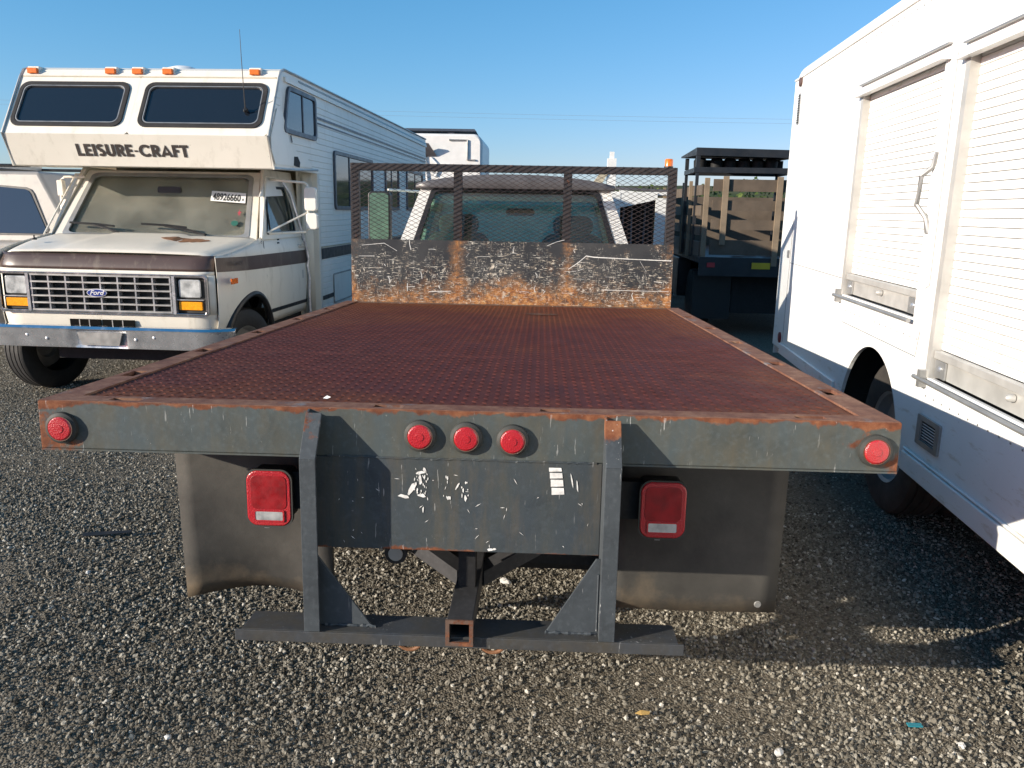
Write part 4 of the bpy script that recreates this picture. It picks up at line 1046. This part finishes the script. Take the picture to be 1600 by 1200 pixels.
# mirrors: driver's side pair on tube arms
mr = rb(MB().tube([(.99,1.12,1.36),(1.27,1.30,1.375),(1.295,1.30,1.40),(1.295,1.30,1.80),(1.27,1.30,1.815),(1.02,1.3,1.83),(.90,1.45,1.84)], .011, 8), 'mirror_bracket', 'fiber', smooth=True)
_old(MB().tube([(1.0,1.05,1.37),(1.29,1.30,1.55)], .009, 6), 'mirror_strut', M['fiber'], mr)
_old(MB().prism(rrect(1.275,1.385,1.565,1.775,.025), 'y', 1.26,1.31), 'mirror_head', M['siding'], mr, bevel=.008)
_old(MB().prism(rrect(1.285,1.39,1.40,1.545,.025), 'y', 1.26,1.31), 'mirror_head', M['siding'], mr, bevel=.008)
ml = rb(MB().tube([(-.99,1.12,1.34),(-1.02,1.25,1.42),(-1.03,1.3,1.80),(-.99,1.3,1.83),(-.80,1.3,1.835),(-.86,1.45,1.84)], .012, 8), 'mirror_bracket', 'fiber', smooth=True)
_old(MB().prism(rrect(-1.02,-.965,1.66,1.80,.01), 'y', 1.22,1.27), 'mirror_head', M['fiber'], ml, bevel=.004)
_old(MB().prism(rrect(-1.0,-.945,1.49,1.63,.01), 'y', 1.22,1.27), 'mirror_head', M['fiber'], ml, bevel=.004)
# silver taped cable down the door edge
rb(MB().tube([(.93,1.68,1.83),(.965,1.78,1.72),(.985,1.86,1.55),(1.02,1.93,1.35),(1.03,2.0,1.22),(1.045,2.03,1.08),(1.035,2.01,1.02),(1.045,2.04,.9),(1.04,2.03,.72),(1.045,2.03,.52)], .014, 8), 'taped_cable', 'tape', smooth=True)
hp = rb(MB().lathe([(.02,0),(.02,.012),(.006,.014),(.006,.04)], (-.74,.42,1.295), (0,0,1), 12), 'hood_pin', 'black')

# ------------------------------------------------------------ step van on the right
va = .07; vyaw = -math.atan(va)
van = thing('step_van', 'white step van with two roll-up side doors on the right', 'van', (1.9,0,0), (0,0,vyaw))
# local: u along +y (away), outward normal -x, z up
def vb(mb, name, mat, parent=None, **k): return _old(mb, name, M[mat] if isinstance(mat, str) else mat, parent or van, **k)
Pv = lambda u, z, d: Vector((-d, u, z))       # d = outward
VT, VB, U1 = 2.765, .40, 4.62
D1 = (1.66,2.86,1.13,2.31); D2 = (.10,1.475,.89,2.28)
def wheelz(u):
    d = (u-2.20)/.50; return .33+.57*math.sqrt(max(0,1-d*d)) if abs(d) < 1 else 0
def wall():
    import bmesh
    bm = bmesh.new()
    def loop(pts, rev=False):
        vs = [bm.verts.new((0,u,z)) for u,z in pts]
        return [bm.edges.new((vs[i], vs[(i+1)%len(vs)])) for i in range(len(vs))]
    arch = [(2.20+.50*math.cos(t), .33+.57*math.sin(t)) for t in np.linspace(.0,math.pi,31)]
    arch = [(u, max(z, .40)) for u, z in arch]
    outer = [(-2.5,VB),(arch[-1][0],VB)]+arch[::-1][1:-1]+[(arch[0][0],VB),(2.74,.50),(U1,.53),(U1,VT-.12),(-2.5,VT-.12)]
    E = loop(outer)
    for h in (D1, D2): E += loop([(h[0],h[2]),(h[1],h[2]),(h[1],h[3]),(h[0],h[3])])
    bmesh.ops.triangle_fill(bm, use_beauty=True, use_dissolve=False, edges=E)
    me = bpy.data.meshes.new('side_wall'); bm.to_mesh(me); bm.free()
    o = bpy.data.objects.new('side_wall', me); me.materials.append(M['van']); col.objects.link(o); o.parent = van
    m = o.modifiers.new('solid','SOLIDIFY'); m.thickness = .02; m.offset = 0
    return o
wall()
rows = []
for u in (-2.5,U1-.12,U1-.05,U1):
    e = {U1:.10, U1-.05:.03}.get(u, 0)
    rows.append([(-.010+.14*(1-math.cos(t))+e*.5, u, VT-.12+.12*math.sin(t)-e*.6) for t in np.linspace(0,math.pi/2,8)]+[(1.1,u,VT+.03-e*.6),(2.2,u,VT-e*.6)])
vb(MB().strip(rows), 'roof', 'van', smooth=True, solid=.01)
vb(MB().box(.0,2.2,U1-.012,U1,.45,VT-.10), 'end_wall', 'van')
vb(MB().box(2.19,2.2,-2.5,U1-.013,.4,VT-.02), 'far_wall', 'van')
vb(MB().tube([(-.016,-2.5,VT-.115),(-.016,U1-.02,VT-.115)], .008, 6), 'roof_seam', 'van')
vb(MB().box(.03,2.15,2.75,U1-.05,.47,.52), 'floor', 'dark'); vb(MB().box(.03,2.15,-2.45,1.66,.42,.47), 'floor', 'dark')
vb(MB().box(.012,2.15,1.60,1.64,.40,1.0), 'wheel_well', 'dark'); vb(MB().box(.012,2.15,2.76,2.80,.45,1.0), 'wheel_well', 'dark'); vb(MB().box(.012,2.15,1.65,2.75,.92,.96), 'wheel_well', 'dark')
def vbw(mb, name, mat, parent): return vb(mb, name, 'dusty_tyre', smooth=True)
wheel(vbw, 'w', .20, 2.12, .42, .42, .24, None, 'galv', hub_out=-1, n=40)
wheel(vbw, 'w', .50, 2.12, .42, .42, .24, None, 'galv', hub_out=-1, n=40)
vb(MB().tube([(.3,2.12,.42),(1.9,2.12,.42)], .07, 10), 'axle', 'under')
# skirts
vb(MB().box(-.028,-.011,-2.5,1.60,.405,.50), 'skirt', 'van', bevel=.006)
vb(MB().box(-.030,-.011,2.80,4.30,.50,.585), 'skirt', 'van', bevel=.006)
vb(MB().tube([(-.018,-2.5,.512),(-.018,1.60,.512)], .006, 6), 'skirt_bead', 'van')
# roll-up doors, every slat a part
def rolldoor(D, pitch, name):
    u0, u1, z0, z1 = D
    zb_ = z0+.13
    n = int((z1-zb_)/pitch)+1
    prf = [(-.004,.0003),(.0035,.0022),(.005,pitch*.5),(.0035,pitch-.003),(-.004,pitch-.0012)]
    mb = MB(); mb.strip([[Vector((.030-a, u0+.03, b)) for a, b in prf],[Vector((.030-a, u1-.02, b)) for a, b in prf]])
    first = vb(mb, 'door_slat', 'van', loc=(0,0,zb_))
    for i in range(1, n): dup(first, van, (0,0,zb_+i*pitch))
    vb(MB().box(.036,.040,u0,u1,z0,z1), 'door_backing', 'dark')
    # guides and header
    vb(MB().box(-.016,.035,u1-.045,u1-.001,z0,z1), 'door_guide', 'alu'); vb(MB().box(-.014,.030,u0+.001,u0+.03,z0,z1), 'door_guide', 'van')
    hd = vb(MB().prism([(-.055,0),(-.012,.055),(-.012,0)], 'y', u0-.02, u1+.03, ), 'door_header', 'van', loc=(0,0,z1-.02))
    vb(MB().box(-.03,-.012,u0-.01,u1+.02,z1+.045,z1+.052), 'header_seal', 'galv')
    # bottom bar with brackets, lock and rod
    vb(MB().box(-.006,.030,u0+.03,u1-.05,z0+.095,z0+.128), 'bottom_bar', 'alu', bevel=.003)
    vb(MB().box(.010,.026,u0+.03,u1-.05,z0+.012,z0+.094), 'bottom_panel', 'alu')
    for c in (u0+.10,u1-.11):
        br = vb(MB().box(.0,.009,c-.055,c+.055,z0+.012,z0+.090), 'door_bracket', 'galv', bevel=.003)
        _old(MB().lathe([(.013,0),(.010,.008)], (.0,c,z0+.055), (-1,0,0), 12), 'bolt', M['chromed'], br)
    vb(MB().lathe([(.016,0),(.014,.02),(.006,.03)], (.006,(u0+u1)/2-.05,z0+.07), (-1,0,0), 16), 'door_lock', 'alu', smooth=True)
    vb(MB().tube([(-.040,u0+.02,z0-.012),(-.040,u1+.06,z0-.012)], .011, 8), 'rod', 'galv', smooth=True)
    vb(MB().box(-.045,-.010,u1-.02,u1+.012,z0-.05,z0+.03), 'rod_bracket', 'galv')
rolldoor(D1, .036, 'a'); rolldoor(D2, .0365, 'b')
# sheet seams, rivets, grab handle, lamps, grille
def seam(pts): vb(MB().tube([(-.0105,u,z) for u,z in pts], .0025, 4), 'sheet_seam', 'galv')
seam([(4.25,1.235),(2.83,1.225)]); seam([(4.27,.6),(4.26,1.7)]); seam([(2.78,.965),(1.62,.955),(1.60,1.08)]); seam([(1.575,2.31),(1.56,1.30),(1.60,1.28)])
rv_ = MB(); rr_ = random.Random(2)
for k in range(60):
    u = -.6+k*.085
    rv_.box(-.0125,-.010,u,u+.008,2.60,2.608)
    if u < 1.5: rv_.box(-.0125,-.010,u,u+.008,.80,.808)
for k in range(14): rv_.box(-.0125,-.010,1.62+k*.085,1.628+k*.085,1.035,1.043)
o = vb(rv_, 'rivets', 'galv'); o['kind'] = 'stuff'
vb(MB().tube([(-.012,1.66,1.895),(-.020,1.67,1.83),(-.052,1.705,1.79),(-.055,1.715,1.66),(-.022,1.67,1.60),(-.012,1.66,1.53)], .012, 8), 'grab_handle', 'galv', smooth=True)
ml_ = vb(MB().lathe([(.036,0),(.034,.014),(.02,.018)], (-.011,4.42,2.615), (-1,0,0), 18), 'side_marker', plain('smoked_lens', (.10,.06,.05), .4), smooth=True)
vg = vb(MB().box(-.016,-.010,4.39,4.45,2.30,2.53), 'air_vent', 'galv')
for k in range(12): _old(MB().box(-.020,-.016,4.395,4.445,2.31+k*.018,2.318+k*.018), 'vent_louver', M['dark'], vg)
vb(MB().lathe([(.045,0),(.042,.010),(.02,.014)], (-.011,4.36,.62), (-1,0,0), 20), 'reflector', plain('dull_red_lens', (.16,.02,.02), .4), smooth=True)
vx = vb(frame(Pv, rrect(1.235,1.475,.575,.715,.008), rrect(1.275,1.435,.598,.692,.004), .010, .022), 'louver_frame', 'galv')
vb(MB().box(.0,.006,1.27,1.44,.595,.695), 'louver_backing', 'dark')
for k in range(7): vb(MB().box(-.014,-.006,1.275,1.435,.602+k*.013,.607+k*.013), 'louver_slat', 'under')
cg = vb(MB().box(-.020,-.011,4.30,4.34,1.27,1.33), 'door_catch', 'galv')

# ------------------------------------------------------------ vehicles further off
# stake bed truck: rear gate at y=8.2
sb = thing('stake_bed_truck', 'black stake-bed truck with weathered wooden rails and a dark overhead rack', 'truck', (3.35,8.2,0), (0,0,-.03))
def sbb(mb, name, mat, parent=None, **k): return _old(mb, name, M[mat] if isinstance(mat, str) else mat, parent or sb, **k)
sbb(MB().box(-1.1,1.1,.0,4.2,.98,1.06), 'bed_floor', 'blackpaint'); sbb(MB().box(-1.1,1.1,-.03,.0,.82,1.06), 'rear_sill', 'blackpaint')
for x in (-.83,-.16,.98): sbb(MB().box(x-.035,x+.035,-.055,-.025,.96 if x > -.5 else 1.22,2.07), 'stake', 'woodp')
sbb(MB().box(-1.08,-1.02,.02,.06,1.05,2.05), 'stake', 'woodp')
for y in (.9,1.55,2.9,3.9): sbb(MB().box(-1.14,-1.10,y,y+.07,1.02,2.04), 'stake', 'woodp')
for y in (.5,2.0,3.5): sbb(MB().box(1.10,1.14,y,y+.07,1.02,2.04), 'stake', 'woodp')
for z, h in ((1.885,.15),(1.65,.125),(1.41,.125),(1.09,.19)):
    sbb(MB().box(-.98,1.1,-.022,.006,z,z+h), 'rear_board', 'wood'); 
for z, h in ((1.84,.13),(1.58,.13),(1.33,.13),(1.06,.19)):
    sbb(MB().box(-1.098,-1.07,.1,4.1,z,z+h), 'side_board', 'wood'); sbb(MB().box(1.07,1.098,.1,4.1,z,z+h), 'side_board', 'wood')
sbb(MB().box(-1.05,1.05,4.15,4.2,1.06,1.9), 'front_board', 'wood')
rb_ = random.Random(4)
for k in range(7):
    x = -.5+.22*k; sbb(MB().lathe([(.02,-.06),(.10+.04*rb_.random(),-.02),(.08,.05),(.02,.08)], (x,.5+.3*rb_.random(),1.14+.05*rb_.random()), (rb_.uniform(-.4,.4),rb_.uniform(-.4,.4),1), 7), 'rubble', 'wood' if k % 2 else 'dark')
sbb(MB().box(-.62,-.40,-.035,-.03,.91,.98), 'rear_marker_lamp', 'red') if False else sbb(MB().box(-1.0,-.90,-.045,-.03,.93,.99), 'tail_lamp', 'red')
sbb(MB().box(-.43,-.20,-.045,-.03,.92,1.0), 'number_plate', 'yellow')
sbb(MB().box(-.8,.8,.4,4.0,.55,.97), 'underbody', 'under')
for x in (-.9,.9): sbb(MB().lathe([(.2,-.12),(.40,-.12),(.42,-.09),(.42,.09),(.40,.12),(.2,.12)], (x,1.1,.42), (1,0,0), 24), 'wheel', 'rubber', smooth=True)
for x in (-.85,.85): sbb(MB().box(x-.25,x+.25,.32,.335,.22,.85), 'mud_flap', 'black')
sbb(MB().box(-.58,.58,.36,.40,.30,.82), 'added_dark_panel', 'under')  # added dark panel standing in for deep shade under the bed
for x in (-1.02,1.02): sbb(MB().box(x-.10,x+.10,1.7,4.0,.38,.96), 'added_dark_box', 'blackpaint', bevel=.02)  # added dark boxes keep the ground below the bed looking shaded
for x in (-.85,.85): sbb(MB().lathe([(.2,-.12),(.38,-.12),(.40,-.09),(.40,.09),(.38,.12),(.2,.12)], (x,5.2,.40), (1,0,0), 20), 'wheel', 'rubber', smooth=True)
sbb(MB().tube([(-.04+.02*math.sin(k*1.7), -.06, .93-.02*k) for k in range(14)], .010, 5), 'hanging_chain', 'silver')
cb_ = sbb(MB().box(-.95,.95,4.4,5.9,.6,1.25), 'cab', 'blackpaint', bevel=.04)
_old(MB().hexa([(-.93,4.42,1.25),(.93,4.42,1.25),(.93,5.8,1.25),(-.93,5.8,1.25)], [(-.78,4.5,1.82),(.78,4.5,1.82),(.78,5.3,1.82),(-.78,5.3,1.82)]), 'greenhouse', M['blackpaint'], cb_)
_old(MB().hexa([(-.72,4.435,1.33),(.55,4.435,1.33),(.5,4.49,1.70),(-.66,4.49,1.70)], [(-.72,4.42,1.33),(.55,4.42,1.33),(.5,4.475,1.70),(-.66,4.475,1.70)]), 'rear_window', M['teal'], cb_)
_old(MB().prism([(5.9,.6),(6.9,.6),(6.9,1.1),(5.9,1.22)], 'x', -.9, .9), 'hood', M['blackpaint'], cb_, bevel=.04)
# rack
z0 = 2.14
sbb(MB().hexa([(-1.13,.55,2.36),(.18,.55,2.34),(.18,1.5,2.36),(-1.20,1.5,2.38)], [(-1.13,.55,2.46),(.18,.55,2.44),(.18,1.5,2.40),(-1.20,1.5,2.40)]), 'rack_canopy', 'blackpaint')
sbb(MB().box(-1.15,.20,.55,.62,z0,z0+.07).box(-1.15,.20,1.4,1.46,z0,z0+.06).box(-1.15,-1.09,.62,1.4,z0,z0+.06).box(.14,.20,.62,1.4,z0,z0+.06), 'rack_frame', 'blackpaint')
for x, y in ((-1.10,.58),(.14,.58),(-1.12,1.43),(.16,1.43)):
    sbb(MB().box(x-.025,x+.025,y-.025,y+.025,z0+.07,2.37), 'rack_post', 'blackpaint'); sbb(MB().box(x-.02,x+.02,y-.02,y+.02,1.05,z0), 'rack_leg', 'blackpaint')
for x in (-1.02,-.80,-.62,-.43,-.25,-.07): sbb(MB().lathe([(.05,0),(.085,.03),(.09,.12),(.06,.16)], (x,.9,z0+.05), (0,0,1), 14), 'rack_horn', 'under', smooth=True)
sbb(MB().box(-1.05,.12,1.0,1.05,z0+.08,z0+.19), 'rack_light_board', 'under')
bb = sbb(MB().lathe([(.05,0),(.05,.11),(.04,.13)], (.27,.6,2.12), (0,0,1), 14), 'amber_beacon', 'amber', smooth=True)
_old(MB().tube([(.18,.6,2.36),(.24,.6,2.33),(.26,.6,2.25)], .006, 5), 'beacon_wire', M['black'], bb)
_old(MB().box(.20,.31,.57,.63,2.09,2.115), 'beacon_bracket', M['roofdark'], bb)

# generic car: lower prism + tapered greenhouse with windows
def car(root, prof_lo, hw, gl, mats, zroof, hwt):
    """prof_lo: side outline (along, z); gl: four greenhouse corners along: rear base, front base, front top, rear top, belt z"""
    body = _old(MB().prism(prof_lo, 'y', -hw, hw), 'body', mats[0], root, bevel=.05, seg=3, smooth=True)
    rb0, fb0, ft, rt, bz_ = gl
    _old(MB().hexa([(rb0,-hw+.05,bz_),(fb0,-hw+.05,bz_),(fb0,hw-.05,bz_),(rb0,hw-.05,bz_)], [(rt,-hwt,zroof),(ft,-hwt,zroof),(ft,hwt,zroof),(rt,hwt,zroof)]), 'greenhouse', mats[0], root, bevel=.04, seg=3, smooth=True)
    return body
suv = thing('sport_utility_car', 'warm grey sport utility vehicle with dark side glass and roof rack behind the motorhome', 'car', (-6.95,8.0,0), (0,0,R(-3)))
car(suv, [(-3.6,.40),(1.75,.40),(1.95,.60),(1.90,1.05),(1.80,1.14),(-2.5,1.14),(-3.7,1.02),(-3.8,.6)], .98, (-2.4,1.82,1.30,-1.55,1.12), [M['suvgrey']], 1.95, .76)
PS = lambda u, v, t_: Vector((u, -.925+.165*(v-1.12)/.83-t_, v))
def rnd(q, r=.05):      # cut the corners of a four-sided window
    out = []
    for k in range(4):
        p, a, b = Vector(q[k]), Vector(q[k-1]), Vector(q[(k+1)%4]); out += [tuple(p+(a-p).normalized()*r), tuple(p+((a-p).normalized()+(b-p).normalized())*r*.28), tuple(p+(b-p).normalized()*r)]
    return out
for q in ([(-1.95,1.12),(-.98,1.12),(-1.10,1.78),(-1.55,1.78)], [(-.86,1.16),(.47,1.22),(.23,1.80),(-.86,1.80)], [(.66,1.24),(1.45,1.24),(1.20,1.74),(.42,1.80)]):
    c0 = Vector((sum(p[0] for p in q)/4, sum(p[1] for p in q)/4))
    big_ = [tuple(Vector(p)+(Vector(p)-c0).normalized()*.035) for p in q]
    wt = _old(slab(PS, rnd(big_, .07), .004, .014), 'side_window', M['black'], suv)
    _old(slab(PS, rnd(q), .014, .020), 'pane', M['skyglass'], wt)
for y in (-.62,.62): _old(MB().tube([(-1.5,y,2.02),(1.1,y,2.02)], .02, 6), 'roof_rail', M['black'], suv)
for x in (-1.0,.35): _old(MB().box(x-.03,x+.03,-.62,.62,2.01,2.06), 'roof_bar', M['alu'], suv)
for x in (-2.6,1.0):
    for y in (-.88,.88): _old(MB().lathe([(.2,-.11),(.36,-.11),(.38,-.08),(.38,.08),(.36,.11),(.2,.11)], (x,y,.38), (0,1,0), 24), 'wheel', M['rubber'], suv, smooth=True)
_old(MB().tube([(.55,-1.0,.5),(.62,-.985,1.14),(.36,-.80,1.86)], .004, 4), 'door_gap', M['dark'], suv)
_old(MB().box(-2.0,-1.85,-1.2,-1.0,1.15,1.32), 'door_mirror', M['black'], suv, bevel=.02)

# white utility truck seen through the right part of the mesh
ut = thing('utility_truck', 'white utility truck with dark open window and folded mast, right of the flatbed cab', 'truck', (1.15,8.9,0), (0,0,0))
def ub(mb, name, mat, parent=None, **k): return _old(mb, name, M[mat] if isinstance(mat, str) else mat, parent or ut, **k)
ub(MB().box(-.9,.82,.0,.03,.5,1.02), 'rear_body', 'cabwhite'); 
ub(MB().box(-.35,.12,-.005,.035,1.02,1.86), 'left_pillar', 'cabwhite'); ub(MB().box(.60,.74,-.004,.034,1.02,1.80), 'right_pillar', 'cabwhite')
ub(MB().hexa([(.10,.0,1.66),(.62,.0,1.78),(.62,.03,1.78),(.10,.03,1.66)], [(.10,.0,1.90),(.62,.0,1.86),(.62,.03,1.86),(.10,.03,1.90)]), 'window_header', 'cabwhite')
ub(MB().box(-.85,.8,.04,1.6,.5,.9), 'lower_body', 'under'); ub(MB().box(-.3,.8,.03,1.6,1.84,1.88), 'roof', 'cabwhite')
ub(MB().box(-.2,.8,1.5,1.6,.9,1.84), 'far_panel', 'dark')
for k in range(6): ub(MB().tube([(.16+.08*k,.25,1.0),(.22+.07*k+.05*math.sin(k*2.3),.35,1.8)], .015, 6), 'shelf_bar', 'under' if k % 2 else 'wframe')
ub(MB().box(.76,.80,-.01,.03,.9,1.78), 'door_edge', 'cabwhite')
ub(MB().box(-.05,.07,.3,.42,1.88,2.33), 'mast', 'cabwhite'); ub(MB().box(-.02,.04,.33,.39,2.33,2.42), 'mast_tip', 'cabwhite')
ub(MB().hexa([(-.30,.28,1.92),(-.18,.28,1.88),(-.03,.28,2.15),(-.10,.28,2.2)], [(-.30,.4,1.92),(-.18,.4,1.88),(-.03,.4,2.15),(-.10,.4,2.2)]), 'mast_arm', 'tan')
ub(MB().tube([(.08,.3,1.93),(.8,.3,1.9)], .02, 6), 'roof_rail', 'roofdark')
for x in (-.7,.65): ub(MB().lathe([(.2,-.1),(.36,-.1),(.38,-.07),(.38,.07),(.36,.1),(.2,.1)], (x,.9,.38), (1,0,0), 20), 'wheel', 'rubber', smooth=True)

# white sleeper of a semi truck
sm = thing('semi_truck', 'white semi truck sleeper seen over the motorhome roof, with dark roof spoiler', 'truck', (-2.62,18,0), (0,0,0))
def smb(mb, name, mat, parent=None, **k): return _old(mb, name, M[mat] if isinstance(mat, str) else mat, parent or sm, **k)
smb(MB().prism(rrect(-1.25,1.32,.9,3.42,.22), 'y', 0, 2.6), 'sleeper', 'cabwhite', bevel=.06, smooth=True)
smb(MB().prism([(2.6,.9),(4.6,.9),(4.6,1.7),(3.3,1.95),(2.6,2.9)], 'x', -1.15, 1.2), 'nose', 'cabwhite', bevel=.08)
smb(MB().hexa([(-1.05,.2,3.50),(1.15,.2,3.50),(1.15,.9,3.46),(-1.05,.9,3.46)], [(-.95,.25,3.56),(1.1,.25,3.56),(1.1,.85,3.54),(-.95,.85,3.54)]), 'roof_spoiler', 'wframe')
for x in (-.55,.55): smb(MB().hexa([(x-.08,.2,3.30),(x+.08,.2,3.30),(x+.04,.28,3.5),(x-.1,.28,3.5)], [(x-.08,.5,3.30),(x+.08,.5,3.30),(x+.04,.5,3.5),(x-.1,.5,3.5)]), 'spoiler_bracket', 'wframe')
smb(MB().hexa([(-.42,-.02,2.84),(.20,-.02,2.88),(.02,-.25,3.15),(-.20,-.25,3.18)], [(-.42,.0,2.84),(.20,.0,2.88),(.02,-.22,3.17),(-.20,-.22,3.20)]), 'step_hood', 'roofdark')
for pts in (((.5,-.02,3.27),(.95,-.02,3.27),(.95,-.02,2.80),(1.15,-.02,2.80)), ((-.1,-.03,2.9),(-.08,-.03,2.6),(-.05,-.03,2.3)), ((.15,-.03,2.4),(.3,-.03,2.68),(.5,-.03,2.68),(.75,-.03,2.4),(.7,-.03,2.32),(.2,-.03,2.32)), ((.05,-.03,2.85),(.2,-.03,2.7),(.18,-.03,2.55),(.05,-.03,2.5)), ((-.75,-.02,3.27),(-.5,-.02,3.27))):
    smb(MB().tube(pts, .022, 6), 'hose', 'paper' if pts[0][2] < 3 else 'galv')
smb(MB().box(-1.0,1.0,-3.5,3.0,.7,.95), 'chassis', 'under')
for x in (-.9,.9):
    for y in (-2.4,-1.2,3.8): smb(MB().lathe([(.25,-.25),(.48,-.25),(.5,-.2),(.5,.2),(.48,.25),(.25,.25)], (x,y,.5), (1,0,0), 20), 'wheel', 'rubber', smooth=True)
smb(MB().lathe([(.04,0),(.10,.03),(.1,.12),(.03,.17)], (-1.18,.3,3.40), (0,0,1), 12), 'roof_lamp', 'paper', smooth=True)

# ------------------------------------------------------------ distance: low wooded rise, power lines
def m_hill():
    g = NG('grass_rise'); c = g.mix(g.rng(g.noise(.2,6),.35,.65), (.05,.07,.025), (.11,.10,.05)); return g.fin(c, .9, 0, .1)
rows = []
for i in range(13):
    y = 70+i*8; row = []
    for k in range(61):
        x = -160+k*6; s = math.sin(i/12*math.pi)
        row.append((x, y, -.3+s*(4.2+1.2*math.sin(x*.021+1.0)+.5*math.sin(x*.07))))
    rows.append(row)
o = MB().strip(rows).build('hill', m_hill(), smooth=True); o['kind'] = 'structure'
def m_leaf():
    g = NG('far_foliage'); oi = g.n.new('ShaderNodeNewGeometry')
    c = g.ramp(oi.outputs['Random Per Island'], [(0,(.025,.042,.012)),(.6,(.055,.085,.022)),(1,(.11,.14,.04))]); return g.fin(c, .8, 0, .15)
mb = MB(); rt = random.Random(8)
for k in range(90):
    cx = -60+k*1.55+rt.uniform(-.6,.6); cy = 62+rt.uniform(-4,8); h = rt.uniform(3.0,4.1)+(.5 if 12 < cx < 22 else 0); wd = rt.uniform(1.0,1.9)
    for j in range(150):
        a, b_ = rt.uniform(0,6.283), rt.uniform(-1,1); q = rt.random()**.35; s = math.sqrt(1-b_*b_)
        px, py, pz = cx+wd*q*s*math.cos(a), cy+wd*q*s*math.sin(a), h*.5+h*.52*q*b_+.1
        e = rt.uniform(.10,.24); u_ = Vector((rt.uniform(-1,1),rt.uniform(-1,1),rt.uniform(-1,1))).normalized(); w_ = u_.orthogonal().normalized()
        p = Vector((px,py,max(.05,pz))); mb.add([p-u_*e,p+w_*e*.7,p+u_*e,p-w_*e*.7], [(0,1,2,3)])
o = mb.build('treeline', m_leaf()); o['kind'] = 'stuff'
pw = thing('power_line', 'thin overhead power line crossing the sky on the right', 'power line', (0,55,0))
M['wire'] = plain('wire_metal', (.25,.27,.30), .6)
for z, y in ((8.05,0),(8.4,.6)):
    _old(MB().tube([(x, y, z+.8*((x-20)/70)**2-.3) for x in np.linspace(-50,90,40)], .006, 4), 'wire', M['wire'], pw)
for x in (-50,90): _old(MB().tube([(x,0,0),(x,0,10)], [.16,.11], 8), 'pole', M['wood'], pw)

# ------------------------------------------------------------ litter and larger stones
rs = random.Random(21)
def on_ground(x, y): return gh(x, y)
tag(MB().add([(0,0,.0),(.22,.035,.012),(.225,.05,.02),(.0,.02,.012)], [(0,1,2,3)]).build('plastic_strip', M['black'], loc=(-1.98,1.35,on_ground(-1.98,1.35)+.012), solid=.004), 'black plastic strip lying in the gravel at left', 'debris')
def pebble(x, y, r, mat, name, label, cat, grp=None):
    mb = MB().lathe([(r*.3,-r*.5),(r*.9,-r*.2),(r,.1*r),(r*.6,r*.45),(r*.1,r*.55)], (0,0,0), (rs.uniform(-.3,.3),rs.uniform(-.3,.3),1), 8)
    mb.v = [(a*1.3+rs.uniform(-.12,.12)*r, b_*.9+rs.uniform(-.12,.12)*r, c+rs.uniform(-.1,.1)*r) for a,b_,c in mb.v]
    o = mb.build(name, mat, loc=(x,y,on_ground(x,y)+r*.3)); o.rotation_euler = (0,0,rs.uniform(0,3)); return tag(o, label, cat, grp)
wst = plain('white_stone', (.62,.60,.56), .8); 
tag(MB().box(0,.045,0,.018,0,.004).build('teal_scrap', plain('teal_paper', (.02,.22,.28), .5), loc=(1.42,.12,on_ground(1.42,.12)+.012)), 'small teal scrap of plastic on the gravel at lower right', 'litter')
tag(MB().add([(0,0,0),(.02,-.012,.003),(.045,-.008,.004),(.05,.008,.003),(.02,.012,.004)], [(0,1,2,3,4)]).build('fallen_leaf', plain('yellow_leaf', (.55,.36,.12), .7), loc=(.55,.12,on_ground(.55,.12)+.013), solid=.001), 'single yellow leaf on the gravel below the step bar', 'leaf')
for x, y, r, lab in ((.09,1.05,.022,'pale stone on the gravel, seen through the gap below the bumper plate'),(.97,-.02,.016,'large pale stone just past the right end of the step bar'),
                     (-1.75,1.0,.012,'small white stone beside the black plastic strip'),(1.55,.05,.014,'white stone near the teal scrap at lower right'),(-.9,-.05,.012,'pale stone on the gravel left of the step bar')):
    pebble(x, y, r, wst, 'pale_stone', lab, 'stone')
